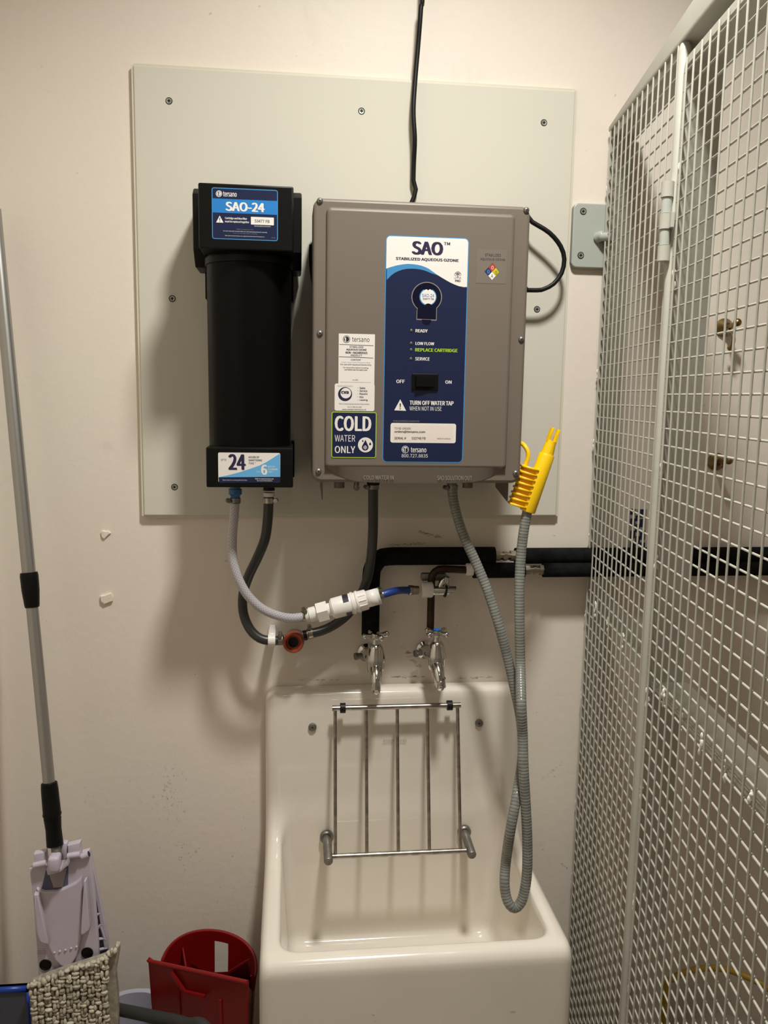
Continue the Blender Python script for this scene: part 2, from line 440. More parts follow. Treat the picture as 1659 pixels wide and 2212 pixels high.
# ------------------------------------------------------------------ mounting board
BT = .014
t = thing('mounting_board', 'large pale cream wall board holding the black filter and taupe dispenser', 'board', (.132, -BT/2, 1.2515))
MB().prism(rrect(-.2955, 1.2525, .5615, 2.107, .002, -BT, 2), (0, BT-.0005, 0), BOARD, bev=.003).build('panel', t)
eb = MB()
for x in (-.2975, .5635): eb.box((x-.0022, -BT+.0035, 1.2515), (x+.0022, -.0012, 2.1080), BOARD_EDGE)
for z in (1.2505, 2.109): eb.box((-.2955, -BT+.0035, z-.002), (.5615, -.0012, z+.002), BOARD_EDGE)
eb.build('edge_band', t)
def screw(parent, px, py, Y, r=.0052, mat=ZINC, dome=False):
    c = at(px, py, Y); mb = MB()
    if dome:
        mb.lathe([(-.001, r), (.0006, r), (.0022, r*.82), (.0034, r*.45), (.0036, r*.33)], c, (0, -1, 0), mat, 18)
        mb.lathe([(0, r*.33), (.0002, r*.05)], c + V((0, -.0037, 0)), (0, -1, 0), DARK, 6)
    else:
        mb.lathe([(0, r*1.28), (.0005, r*1.25), (.0004, r*1.05)], c, (0, -1, 0), DARK, 18)
        mb.lathe([(.0001, r), (.0009, r*.96), (.0006, r*.5)], c, (0, -1, 0), mat, 18)
        h = c + V((0, -.0011, 0)); q = r*.55; k = r*.17
        mb.box(h - V((q, .0002, k)), h + V((q, .0002, k)), DARK); mb.box(h - V((k, .0002, q)), h + V((k, .0002, q)), DARK)
    return mb.build('screw', parent)
for p in ((365, 218), (781, 240), (1175, 265), (372, 645), (1160, 668), (377, 1052)): screw(t, *p, -BT)

# ------------------------------------------------------------------ ozone dispenser box
t = thing('dispenser_unit', 'taupe plastic wall dispenser box with navy front label and rocker switch', 'dispenser', (.23, -.13, 1.343))
DISP = t
bx0, bx1, bz0, bz1 = .0372, .4236, 1.3425, 1.8375
YC = -.214                                  # flange face of the cover
mb = MB(); mb.prism(rrect(bx0, bz0, bx1, bz1, .017, YC), (0, .07, 0), GREYBOX, bev=.006, seg=3)
mb.build('cover', t)
mb = MB(); mb.prism(rrect(bx0+.004, bz0+.005, bx1-.004, bz1-.004, .015, -.150), (0, .107, 0), GREYBOX, bev=.004)
mb.build('housing', t)
# raised centre panel, with a scooped chin below it
def RF(px, py): return at(px, py, YC-.008)
rx0, rx1 = RF(704, 700).x, RF(1106, 700).x; rz1 = RF(704, 445).z; rz0 = RF(900, 1013).z
YR = YC - .008
mb = MB(); mb.prism(rrect(rx0, rz0, rx1, rz1, .009, YR), (0, .0085, 0), GREYBOX, bev=.0068, seg=4)
mb.build('raised_panel', t)
# chin: the bow-shaped scoop the port names are printed on; slopes back towards the bottom
mb = MB(); n = 24; top = []; bot = []
for i in range(n+1):
    u = i/n; x = rx0 + .001 + (rx1-rx0-.002)*u
    e = max(0.0, 1 - abs(2*u-1)**5.5)
    top.append(V((x, YC-.0072, rz0+.0035))); bot.append(V((x, YC-.0006, rz0 + .0034 - .030*e)))
mb.add(top+bot, [(i, n+1+i, n+2+i, i+1) for i in range(n)], GREYBOX)
mb.build('chin', t)
for p in ((691, 434), (1137, 454), (691, 720), (1126, 733), (688, 1018), (1114, 1022)): screw(t, *p, YC-.0004, r=.0054, mat=STEELDULL, dome=True)
# side mounting plates that stick out below
for px, py in ((696, 1080), (1095, 1083)):
    a = at(px, py, -.125); x = a.x
    MB().prism([V((x-.001, -.03, 1.36)), V((x-.001, -.03, a.z+.018)), V((x-.001, -.125, a.z)), V((x-.001, -.128, a.z+.004)), V((x-.001, -.128, 1.36))], (.002, 0, 0), GREYBOX, bev=.0004, seg=1).build('mounting_plate', t)
# things on the underside
mb = MB()
for px in (733, 1010): 
    a = at(px, 1049, -.13); mb = MB(); mb.cyl(a + V((0, 0, .012)), a + V((0, 0, -.004)), .010, GREYBOX, 16); mb.build('port_plug', t)

# main front label
pr = Print(YR - .0003)
pr.rr(833.5, 507.5, 999.5, 1000, .0085, LTBLUE, 0)
pr.rr(833.5, 507.5, 999.5, 1000, .0085, NAVY, 1, inset=.0016)
wv = [(835.6,580.5),(845,576.5),(858,573),(870,571),(881,570),(892,570.6),(902,572),(911,574),(919,577),(927,581),(934,586),(946.6,595),(959,602.6),(972,610),(982,614.6),(991,618),(1002,620.2),(1009.4,620)]
Yw = pr.y(2); la_ = at(833.5, 507.5, Yw); lb_ = at(999.5, 1000, Yw)
rim = rrect(la_.x+.0016, lb_.z+.0016, lb_.x-.0016, la_.z-.0016, .0069, Yw)[:14]
wq = [at(x, y, Yw) for x, y in wv]; wq[0].x = rim[-1].x; wq[-1].x = rim[0].x
pr.mb.face(rim + wq, WHT)
nv = [(835.6,604.5),(845,595),(852,589.7),(860.5,585.6),(869,582.6),(877,581),(886,580.3),(896,580.5),(906,581.6),(915,583.7),(923,586.4),(931,590)]
pr.poly(wv[:12] + nv[::-1], LTBLUE, 2)
# window (keyhole), slots, lamps, switch surround
kc = [(921.8 + 33*math.cos(a), 641.5 + 32.5*math.sin(a)) for a in [math.radians(d) for d in range(128, 413, 8)]]
key = kc + [(943.6, 672), (943.0, 692.6), (899.6, 690.8), (900.2, 670)]
pr.poly(key, LGREY, 2)
kin = [(921.8 + (x-921.8)*.945, 645 + (y-645)*.955) for x, y in key]
pr.poly(kin, GLOSSBLK, 3)
pr.poly([(911, 690), (931.5, 691), (931, 695), (928, 700), (922, 703), (916, 701), (912, 696)], GLOSSBLK, 3)
pr.disc(924.5, 641.5, 18.6, 18.8, LTBLUE, 4); pr.disc(924.8, 641.5, 16.6, 17, WHT, 5)
pr.disc(925, 660.5, 7, 5, GLOSSBLK, 6); pr.poly([(913, 622), (917, 626.5), (921, 624.5), (925, 627), (929, 624), (932.5, 627), (936, 621.5)], GLOSSBLK, 6)
pr.poly([(851.6, 886.4), (877.2, 887.4), (864.6, 862.6)], WHT, 2)
pr.poly([(863.1, 871.5), (866.3, 871.6), (865.4, 880.5), (863.8, 880.4)], INK, 3); pr.disc(864.5, 883, 1.3, 1.3, INK, 3)
pr.rr(843.9, 913.5, 984.2, 957.4, .004, WHT, 2); pr.rr(849, 918.6, 977.5, 953.6, .002, SLIP, 3)
pr.disc(875.4, 971, 7.8, 8, WHT, 2); pr.ring(875.4, 971, 6.9, 5.7, NAVY, 3)
pr.poly([(871.5, 967.5), (874.6, 967.6), (874.6, 976.5), (873.2, 976.3)], NAVY, 3); pr.poly([(876, 968), (880, 968.2), (880.6, 973), (878.8, 976), (876, 976.6)], NAVY, 3)
# flower emblem
for ang in (-60, -30, 0, 30, 60):
    a = math.radians(ang - 90); pr.ring(989 + 5.2*math.cos(a), 596.5 + 7.2*math.sin(a), 3.0, 2.2, INK, 3, 12)
pr.poly([(988.2, 590), (989.6, 590), (989.8, 600), (988.2, 600)], INK, 3)
lab = pr.mb.build('front_label', t)
lab['label'] = 'navy and white printed front label with a blue wave'
tx = Print(YR - .0003)
T = tx.text
T('SAO', 889, 521, 957.3, 549, INKNAVY, 5, .035); T('TM', 958.8, 523, 972.4, 529.4, INKNAVY, 5, .02)
T('STABILIZED AQUEOUS OZONE', 854.8, 555.2, 990.9, 562.4, INKNAVY, 5, .03)
T('LOTUS', 981.4, 597.6, 996, 602.4, INK, 5, .0); T('PRO', 983, 604.3, 994.7, 608.8, INK, 5, .03)
T('SAO-24', 911.5, 634.4, 938, 641.4, MIDBLUE, 8); T('53477 FB', 913, 643.5, 937, 647.4, INK, 8, .01)
T('READY', 897.4, 711, 923.8, 717.6, WHT, 4, .02); T('LOW FLOW', 897.4, 738.5, 937.9, 745, WHT, 4, .02)
T('REPLACE CARTRIDGE', 896.7, 751.9, 988.5, 759.0, LIME, 4, .03); T('SERVICE', 896.7, 771.5, 928, 778.4, WHT, 4, .02)
T('OFF', 856, 820, 874.2, 827.4, WHT, 4, .02); T('ON', 961.7, 821.7, 975.5, 828.8, WHT, 4, .02)
T('TURN OFF WATER TAP', 884.7, 865.3, 979.8, 874.4, WHT, 4, .025); T('WHEN NOT IN USE', 884.7, 877.6, 953.8, 886.7, WHT, 4, -.005)
T('YOUR AUTHORIZED DISTRIBUTOR:', 849, 907.6, 906, 911.4, GREYINK, 4)
T('TO RE-ORDER:', 852, 923.2, 887.7, 927.8, INK, 5); T('orders@tersano.com', 852, 929.6, 918.4, 935.6, INK, 5, .02)
T('SERIAL #', 852, 944, 877, 949, INK, 5, .015); T('033748 FB', 889.4, 944, 919.4, 949.4, INK, 5, .01); T('MADE IN CANADA', 944.4, 946, 972.9, 949, INK, 5)
T('tersano', 887.3, 966.4, 921, 977, WHT, 4, .012); T('800.727.8835', 867.4, 980.7, 924, 988.0, WHT, 4, .0)
tx.letter(lab, 'lettering')
for x, y in ((888.6, 714), (888.2, 741.5), (888.0, 755.6), (887.6, 775)):
    c = at(x, y, YR-.0006); MB().lathe([(0, .0026), (.0006, .0025), (.0012, .0014), (.0013, 0)], c, (0, -1, 0), LEDM, 12).build('indicator_light', lab)
# rocker switch
a = at(889.4, 806.9, YR); b = at(945.6, 843.6, YR)
mb = MB(); mb.prism(rrect(a.x, b.z, b.x, a.z, .002, YR-.0035), (0, .0036, 0), BLACK, bev=.001); sw = mb.build('rocker_switch', t)
a2 = at(897.5, 811.5, YR); b2 = at(938, 836.5, YR); mb = MB()
mb.add([V((a2.x, YR-.0036, b2.z)), V((b2.x, YR-.0036, b2.z)), V((b2.x, YR-.0036, a2.z)), V((a2.x, YR-.0036, a2.z)),
        V((a2.x, YR-.0105, b2.z+.0008)), V((b2.x-.005, YR-.0062, b2.z+.0008)), V((b2.x-.005, YR-.0062, a2.z-.0008)), V((a2.x, YR-.0105, a2.z-.0008))],
       [(4,5,6,7), (0,1,5,4), (1,2,6,5), (2,3,7,6), (3,0,4,7)], BLACK); mb.build('rocker', sw)
# paper stickers on the left
pr = Print(YR - .0003); pr.rr(731.8, 720.3, 808.5, 833, .0008, WHT, 0)
pr.disc(748.5, 732.7, 8, 8.2, INK, 1); pr.ring(748.5, 732.7, 7, 5.9, WHT, 2)
pr.poly([(744.5, 729), (747.4, 729.1), (747.4, 738), (746, 737.8)], WHT, 2)
pr.poly([(732.8, 743.4), (806.8, 746.2), (806.8, 747.4), (732.8, 744.5)], INK, 1); pr.poly([(732.3, 770.0), (806, 772.8), (806, 774), (732.3, 771.2)], INK, 1)
st = pr.mb.build('product_sticker', t); tx = Print(YR-.0003); T = tx.text
T('tersano', 760.6, 728, 798, 738, INK, 2, .0); T('STABILIZED', 755, 747, 785, 751.2, INK, 2, .03); T('AQUEOUS OZONE', 747.8, 753, 792, 757.6, INK, 2, .03)
T('NON - HAZARDOUS', 746.5, 759.2, 793.8, 763.8, INK, 2, .03); T('PRODUCT', 757.8, 765.6, 782.2, 769.6, INK, 2, .03)
T('CONTENT', 758, 775.2, 780.2, 779, INK, 2, .02); T('Under 1 up to 4 ppm of ozone in Water', 737.4, 781, 800.7, 784.2, GREYINK, 2)
T('For use with Aqueous Ozone Only', 735.2, 785.4, 802.3, 789.4, INK, 2, .01); T('For more information including', 741.4, 792.2, 795.6, 796, INK, 2, .01)
T('and MSDS see the label code', 744, 796.6, 793.4, 800, INK, 2, .01); T('or visit', 761.6, 819.2, 773.8, 821.6, INK, 2, .01)
T('www.tersano.com/stabilized-aqueous-ozone', 734.6, 823.8, 801, 826.4, GREYINK, 2)
tx.letter(st, 'lettering')
pr = Print(YR - .0006); pr.rr(723, 828.2, 808.6, 888.4, .0035, WHT, 0)
pr.ring(745.4, 851.4, 15.2, 11.4, INKNAVY, 1, 32, ox=1.6, oy=-2.2)
Y = pr.y(1); n = 14; A = [at(745.4 + 15*math.cos(math.radians(5+8*i)), 851.4 + 15*math.sin(math.radians(5+8*i)), Y) for i in range(n)]
B = [at(748.8 + (11.6-i*.04)*math.cos(math.radians(-4+8.3*i)), 850.6 + (11.8+i*.1)*math.sin(math.radians(-4+8.3*i)), Y) for i in range(n)]
tx = Print(YR-.0006); T = tx.text
T('Supplied & Serviced by', 729.2, 832, 762, 835.6, GREYINK, 2); T('cva', 737, 844.6, 753.4, 850.4, INKNAVY, 2, .04)
for s_, y0, x1 in (('Sales', 835.6, 789), ('Service', 841.9, 793.5), ('Repairs', 848.8, 794), ('Hire', 855.3, 785), ('Leasing', 862, 794.3)):
    T(s_, 776.6, y0, x1, y0+4.6, INKNAVY, 2, .02); pr.disc(773, y0+2, .7, .7, INK, 1, 8)
T('Floor Cleaning Equipment Specialists', 732.3, 870.6, 797.8, 874.4, INK, 2); T('Tel: 01788 551 000', 750, 877.4, 781, 880.6, INK, 2)
T('www.cvaclean-services.co.uk', 738.8, 882.4, 791, 885.6, INK, 2, .01)
sv = pr.mb.build('service_sticker', t)
tx.letter(sv, 'lettering')
pr = Print(YR - .0008); pr.rr(716.2, 889, 812.4, 989.6, .004, LIME, 0); pr.rr(716.2, 889, 812.4, 989.6, .004, NAVY, 1, inset=.0016)
pr.disc(789.4, 961, 16.2, 16.2, WHT, 2)
dr = [(789.6, 950)] + [(788.9 + 7.2*math.cos(a), 966 + 7.4*math.sin(a)) for a in [math.radians(d) for d in range(-38, 219, 16)]]
pr.poly(dr, NAVY, 3); pr.ring(788.9, 966.4, 4, 3, WHT, 4, 8)
pr.poly([(788.5, 962), (789.5, 962), (789.5, 971), (788.5, 971)], WHT, 4); pr.poly([(784.9, 966), (793, 966.2), (793, 967), (784.9, 966.8)], WHT, 4)
for cx_, cy_, k in ((783.6, 953, 1.5), (799.6, 959.6, 2.1)):
    pr.poly([(cx_+.2, cy_-2.2*k)] + [(cx_ + k*1.1*math.cos(a), cy_ + k*1.1*math.sin(a)) for a in [math.radians(d) for d in range(-30, 211, 30)]], NAVY, 3)
cw = pr.mb.build('cold_water_sticker', t); tx = Print(YR-.0008); T = tx.text
T('COLD', 722.8, 898.6, 802, 930.4, WHT, 3, .028); T('WATER', 723.2, 939.6, 767.2, 953.4, WHT, 3, -.012); T('ONLY', 723.0, 963.4, 767.2, 978.6, WHT, 3, .012)
tx.letter(cw, 'lettering')
# hazard diamond film on the right
pr = Print(YR - .0003); pr.rr(1031, 538, 1092.8, 613.4, .001, LABGREY, 0)
c = (1062.7, 587.4)
pr.poly([(1064.3, 567.6), (1046.4, 586.5), (1062.6, 605.6), (1079, 588.4)], INK, 1)
def quad(a, b, c_, d, mat): pr.poly([a, b, c_, d], mat, 2)
mid = lambda p, q: ((p[0]+q[0])/2, (p[1]+q[1])/2)
Tp, Lf, Bt, Rt = (1064.2, 568.4), (1047, 586.6), (1062.7, 604.9), (1078.4, 588.3)
quad(Tp, mid(Tp, Lf), c, mid(Tp, Rt), PRED); quad(Lf, mid(Lf, Tp), c, mid(Lf, Bt), PBLUE)
quad(Rt, mid(Rt, Tp), c, mid(Rt, Bt), PYEL); quad(Bt, mid(Bt, Lf), c, mid(Bt, Rt), WHT)
hz = pr.mb.build('hazard_label', t); tx = Print(YR-.0003); T = tx.text
T('STABILIZED', 1048, 547.6, 1082, 553.4, INK, 3); T('AQUEOUS OZONE', 1037.4, 557, 1091.2, 562.6, INK, 3)
T('0', 1061.3, 574, 1066, 582, WHT, 4); T('0', 1052.6, 583, 1057.2, 590.4, SKY, 4); T('0', 1069.3, 585.4, 1074, 593, INK, 4); T('A', 1060.2, 592.6, 1065.4, 599.6, INK, 4)
tx.letter(hz, 'lettering')
# port names on the chin (raised plastic print)
tx = Print(YC - .0042); T = tx.text
T('COLD WATER IN', 785, 1026.6, 850.6, 1035.6, LGREY, 2, .01); T('SAO SOLUTION OUT', 944, 1027.4, 1019.5, 1036.6, LGREY, 2, .01)
tx.letter(t, 'port_lettering')

# ------------------------------------------------------------------ power cord: down from the ceiling, round behind the box, into its right side
t = thing('power_cord', 'black power cable hanging from above to behind the taupe dispenser box', 'cable', (.19, -.02, 1.9))
zt = ZC - .01
pts = [V((.232, -.02, zt)), at(913, -70, -.022), at(909, 20, -.030), at(903, 100, -.026), at(897, 170, -.028), at(893, 240, -.034), at(896, 300, -.036), at(894, 350, -.028), at(893, 390, -.026), at(894.5, 425, -.027),
       V((.19, -.03, 1.80)), V((.12, -.032, 1.80)), V((.05, -.034, 1.785)), at(673, 530, -.036), at(676, 600, -.036), V((.07, -.036, 1.62)), V((.2, -.036, 1.63)), V((.32, -.04, 1.77)),
       at(1110, 455, -.045), at(1150, 480, -.052), at(1187, 503, -.058), at(1211, 532, -.058), at(1219, 560, -.058), at(1213, 590, -.058), at(1196, 613, -.058), at(1176, 624, -.058), at(1160, 627, -.058), V((.440, -.058, at(1150, 627, -.058).z))]
MB().tube(path(pts, .01), .0046, RUBBER, 10).build('cable', t)
c = at(1158, 626.5, -.058)
MB().lathe([(0, .0090), (.028, .0090), (.031, .0076), (.040, .0072), (.044, .0060), (.046, .0056)], V((.4205, -.058, c.z)), (1, 0, 0), BLACK, 16).build('strain_relief', t)

# ------------------------------------------------------------------ black cartridge filter
t = thing('cartridge_filter', 'tall black cylindrical cartridge filter with square head and foot on the board', 'filter', (-.075, -.13, 1.33))
YH = -.222
def rect_px(x0, y0, x1, y1, Y): a = at(x0, y0, Y); b = at(x1, y1, Y); return a.x, b.z, b.x, a.z
hx0, hz0, hx1, hz1 = rect_px(427.5, 393.5, 634, 544, YH)
mb = MB(); mb.rbox((hx0, YH, hz0), (hx1, -.075, hz1), .003, BLACK, 2); head = mb.build('head', t)
# side wings that clasp the head
wz1 = at(415, 412, -.12).z; wz0 = at(417, 575, -.12).z
for sx, xa, xb in ((-1, at(415.5, 450, -.135).x, hx0+.001), (1, hx1-.001, at(652, 450, -.135).x)):
    x_out = xa if sx < 0 else xb; x_in = xb if sx < 0 else xa
    prof = [(-.135, wz0+.028), (-.105, wz0), (-.028, wz0), (-.028, wz1+.004), (-.12, wz1+.004), (-.135, wz1-.008)]
    mb = MB(); mb.prism([V((x_out, y, z)) for y, z in prof], (x_in - x_out, 0, 0), BLACK, bev=.003); mb.build('side_wing', t)
MB().rbox((-.165, -.045, wz0-.05), (.004, -BT-.0002, wz1-.005), .002, BLACK, 2).build('back_bracket', t)
cz1, cz0 = hz0 + .004, at(540, 968, -.13).z
cc = V(((at(447, 620, -.13).x + at(629, 620, -.13).x)/2, -.128, 0)); R1 = (at(629, 620, -.128).x - at(447, 620, -.128).x)/2
R0 = R1*.985
MB().lathe([(0, R0), (.02, R0), (cz1-cz0-.03, R1), (cz1-cz0, R1)], (cc.x, cc.y, cz0), (0, 0, 1), BLACKTUBE, 64).build('cartridge_tube', t)
MB().lathe([(0, R1+.0005), (.001, R1+.003), (.012, R1+.003), (.013, R1)], (cc.x, cc.y, cz1-.02), (0, 0, 1), BLACK, 64).build('tube_collar', t)
fx0, fz0, fx1, fz1 = rect_px(444.5, 966, 633, 1053.5, -.212)
mb = MB(); mb.rbox((fx0, -.212, fz0), (fx1, -.05, fz1), .0025, BLACK, 2); foot = mb.build('foot', t)
MB().rbox((fx1-.004, -.06, fz0+.004), (fx1+.003, -BT-.0002, fz1+.003), .001, BLACK, 1).build('foot_bracket', t)
mb = MB(); Y = -.128-R1*.992
mb.poly = None
mb.face([at(533.4, 681, Y), at(535, 681, Y), at(536.6, 690, Y), at(538.3, 703, Y), at(536.6, 704, Y), at(534.4, 692, Y)], P('paint_fleck', (.6, .57, .5), .5)); mb.build('paint_fleck', t)
# head label
pr = Print(YH - .0003); pr.rr(457, 404.5, 600.4, 521, .004, LTBLUE, 0); pr.rr(457, 404.5, 600.4, 521, .004, NAVY, 1, inset=.0014)
pr.rr(459, 428.4, 598.6, 464.2, .0005, MIDBLUE, 2)
pr.disc(473, 418.4, 6.8, 7, WHT, 2); pr.ring(473, 418.4, 5.6, 4.6, NAVY, 3); pr.poly([(471, 415), (473.4, 415), (473.4, 422.6), (472, 422.4)], NAVY, 3)
pr.poly([(466.8, 480.6), (482.9, 481.1), (474.5, 465.6)], WHT, 2); pr.poly([(473.4, 470.5), (475.6, 470.5), (475, 476.4), (474, 476.4)], INK, 3); pr.disc(474.5, 478.3, .9, .9, INK, 3, 10)
pr.rr(542, 468.2, 591.6, 486.8, .0005, WHT, 2)
hl = pr.mb.build('head_label', t); hl['label'] = 'dark blue printed label with a bright blue band'
tx = Print(YH-.0003); T = tx.text
T('tersano', 482, 413.4, 511.4, 424.0, WHT, 3, .012); T('SAO-24', 487, 435.8, 571.8, 455, WHT, 4, .03)
T('Cartridge and blue filter', 486, 468.4, 533.8, 474.2, WHT, 3, .02); T('must be replaced together', 486, 475.6, 538.4, 481.4, WHT, 3, .02)
T('53477 FB', 550, 474, 582.3, 480.4, INK, 4, .01); T('Serial numbers must match', 549.4, 486.6, 584.3, 489.4, WHT, 3)
T('Mfd by: Tersano, Inc. USA', 511.4, 494, 547.2, 496.6, GREYINK, 3); T('For use only with Tersano SAO-24, read operating manual carefully', 482.2, 497.4, 577, 500.2, WHT, 3, -.005)
T('to prevent damage before installing', 503, 502.4, 555.6, 504.8, GREYINK, 3); T('SAO, SAO-24 and Tersano are registered trademarks of Tersano Inc.', 486, 507.6, 572, 510.2, WHT, 3, -.005); T('LB-24', 586.4, 512.4, 594.6, 514.6, GREYINK, 3)
tx.letter(hl, 'lettering')
# foot label
YFt = -.212
pr = Print(YFt - .0003); pr.rr(471, 977.4, 605.4, 1042.4, .0025, WHT, 0)
pr.poly([(472.6, 1031), (474, 1030.4), (495, 1026), (516, 1020.6), (538, 1013.4), (560, 1005.8), (574, 999), (586, 991.6), (596, 985), (604.6, 980), (605.4, 1029.6)], SKY, 1)
pr.poly([(472.3, 1031), (605.5, 1030), (605.4, 1041), (604, 1042.2), (474.4, 1043.2), (472.8, 1041.6)], NAVY, 2)
fl = pr.mb.build('foot_label', t); fl['label'] = 'white and sky blue printed label with a navy strip'
tx = Print(YFt-.0003); T = tx.text
T('UP TO', 477.4, 991, 489, 995.4, INK, 3); T('24', 493.4, 981.4, 531.2, 1014.2, INKNAVY, 3, .03)
T('HOURS OF', 537, 985.4, 560, 989.6, INK, 3, .03); T('SANITISING', 537, 992, 566, 996.2, INK, 3, .03); T('TIME *', 537, 998.4, 552, 1003, INK, 3, -.01)
T('UP TO', 554.4, 1017.6, 562.4, 1021.2, WHT, 3); T('6', 564, 1004.2, 577.4, 1025.4, WHT, 3, .03); T('DAYS OF', 578.9, 1006.4, 593.6, 1010, WHT, 3, .02); T('CLEANING', 578.9, 1011.8, 599.8, 1015.8, WHT, 3, .02); T('TIME *', 578.9, 1017.4, 591.6, 1021.2, WHT, 3)
T('*Hours based on running with clean tap', 480, 1035.6, 533.4, 1038.6, WHT, 3); T('Refer to www.tersano.com', 551.4, 1032.6, 591, 1035.6, WHT, 3, .01); T('for more information', 555.2, 1036.8, 588, 1039.6, WHT, 3)
tx.letter(fl, 'lettering')

# ------------------------------------------------------------------ insulated pipes on the wall
def frame_axis(a, b): return (V(b)-V(a)).normalized()
def hexnut(mb, a, b, r, mat): mb.tube([a, b], r, mat, 6)
def arc_tube(mb, pts, r, mat, n=18): mb.tube(path(pts, .008), r, mat, n)
XE = 1.72
YU, YLo = -.032, -.043
t = thing('hot_water_pipe', 'upper black foam lagged pipe bending down to the left tap', 'pipe', (.2, YU, 1.0))
zU = at(950, 1201, YU).z; xV = at(801, 1300, YU).x; zV0 = at(800, 1371, YU).z
r1 = .0188
mb = MB(); arc_tube(mb, [V((xV, YU, zV0)), V((xV, YU, zV0+.05)), V((xV, YU, zU-.045)), V((xV+.004, YU, zU-.022)), V((xV+.016, YU, zU-.006)), V((xV+.036, YU, zU-.0005)), V((xV+.1, YU, zU)), V((at(1068, 1200, YU).x, YU, zU))], r1, FOAM)
mb.build('foam_lagging', t)
zU2 = at(1200, 1200.5, YU).z
MB().tube([V((at(1113, 1200, YU).x, YU, zU2)), V((XE, YU, zU2))], .0172, FOAM, 18).build('foam_lagging', t)
xa, xb = at(1066, 1200, YU).x, at(1116, 1200, YU).x
mb = MB(); L = xb-xa
for u0, u1, r, n in ((0, .25, .0115, 6), (.2, .75, .0085, 16), (.72, 1, .0125, 6), (.42, .55, .010, 16)): mb.tube([V((xa+L*u0, YU, zU2)), V((xa+L*u1, YU, zU2))], r, NICKEL, n)
mb.build('compression_coupling', t)
c = V((xa+L*.48, YU-.009, zU2)); MB().lathe([(0, .006), (.003, .006), (.0032, .005)], c, (0, -1, 0), NICKEL, 14).build('isolator_screw', t)

t = thing('cold_water_pipe', 'lower black lagged pipe ending in dark copper above the right tap', 'pipe', (.35, YLo, 1.0))
zL = at(1060, 1232, YLo).z
MB().tube([V((at(1022, 1235, YLo).x, YLo, zL)), V((at(1132, 1232, YLo).x, YLo, zL))], .0165, FOAM, 18).build('foam_lagging', t)
MB().tube([V((at(1173, 1232, YLo).x, YLo, zL)), V((XE, YLo, zL))], .0155, FOAM, 18).build('foam_lagging', t)
xa, xb = at(1130, 1232, YLo).x, at(1178, 1232, YLo).x; L = xb-xa; mb = MB()
for u0, u1, r, n in ((0, .28, .0105, 6), (.2, .8, .0075, 16), (.74, 1, .0115, 6), (.45, .58, .0095, 16)): mb.tube([V((xa+L*u0, YLo, zL)), V((xa+L*u1, YLo, zL))], r, NICKEL, n)
mb.build('compression_coupling', t)
xC = at(931, 1300, YLo).x; zC0 = at(931, 1372, YLo).z; zCt = at(960, 1229, YLo).z
mb = MB(); arc_tube(mb, [V((xC, YLo, zC0)), V((xC, YLo, zC0+.06)), V((xC, YLo, zCt-.024)), V((xC+.003, YLo, zCt-.011)), V((xC+.011, YLo, zCt-.003)), V((xC+.024, YLo, zCt)), V((at(1024, 1230, YLo).x, YLo, zL))], .0078, COPPER, 14)
mb.build('copper_pipe', t)
c = V((at(1014, 1231, YLo).x, YLo, zCt-.001)); MB().lathe([(-.008, .0125), (-.007, .0135), (.007, .0135), (.008, .0125)], c, (1, 0, 0), WHITEP, 18).rbox(c + V((-.0075, .010, -.008)), c + V((.0075, .0395, .008)), .002, WHITEP, 1).build('pipe_clip', t)
# saddle valve clamped on the copper: white collar, silver outlet and lever
vz = at(925, 1274, YLo-.012).z; vx = at(923, 1274, YLo-.012).x; YV = YLo-.012
MB().rbox((at(911, 1274, YLo).x, YLo+.006, vz+.014), (at(965, 1274, YLo).x, YLo+.022, vz+.030), .003, STEELDULL, 2).rbox((at(958, 1256, YLo).x, YLo-.012, vz+.006), (at(971, 1256, YLo).x, YLo+.016, vz+.026), .003, CHROME, 2).build('saddle_clamp', t)
MB().lathe([(-.0125, .014), (-.011, .0165), (.009, .0165), (.0115, .0145), (.0116, .009)], (vx, YV, vz), (1, 0, 0), WHITEP, 10).build('hose_nut', t)
x0 = at(936, 1276, YV).x; x1 = at(985, 1276, YV).x; zz = vz-.002
mb = MB(); mb.tube([V((x0-.002, YV, zz)), V((x0+.024, YV, zz))], .0098, CHROME, 18)
n = 18; ring0 = [V((x0+.024, YV + .0098*math.cos(2*PI*i/n), zz + .0098*math.sin(2*PI*i/n))) for i in range(n)]
ring1 = [V((x1 - (.010 if math.sin(2*PI*i/n) < 0 else 0) - .006*(1-math.sin(2*PI*i/n))*.5, YV + .0098*math.cos(2*PI*i/n), zz + .0098*math.sin(2*PI*i/n)*.9)) for i in range(n)]
mb.add(ring0+ring1, [(i, (i+1) % n, n+(i+1) % n, n+i) for i in range(n)] + [tuple(range(n, 2*n))], CHROME)
mb.build('outlet_spout', t)
MB().lathe([(-.002, .0125), (0, .0135), (.002, .0125)], (at(962, 1276, YV).x, YV, zz-.001), (1, 0, -.15), RUBBER, 16).build('rubber_ring', t)
MB().lathe([(0, .006), (.012, .0075), (.02, .006), (.024, .003)], (at(950, 1268, YV).x, YV, vz+.006), (.55, 0, 1), CHROME, 12).build('lever', t)

# ------------------------------------------------------------------ hoses
def clamp(parent, c, ax, r, mat=NICKEL, wd=.009, scr=(0, -1, .6)):
    c = V(c); ax = V(ax).normalized(); mb = MB()
    n = 20; mb.lathe([(-wd/2, r), (-wd/2, r+.0012), (wd/2, r+.0012), (wd/2, r)], c, ax, mat, n)
    s_ = V(scr); s_ = (s_ - ax*s_.dot(ax)).normalized(); h = c + s_*(r+.004); tdir = ax.cross(s_)
    mb.tube([h - tdir*.006, h + tdir*.006], .0044, mat, 10); mb.tube([h + tdir*.006, h + tdir*.009], .0034, STEELDULL, 8)
    return mb.build('hose_clamp', parent)
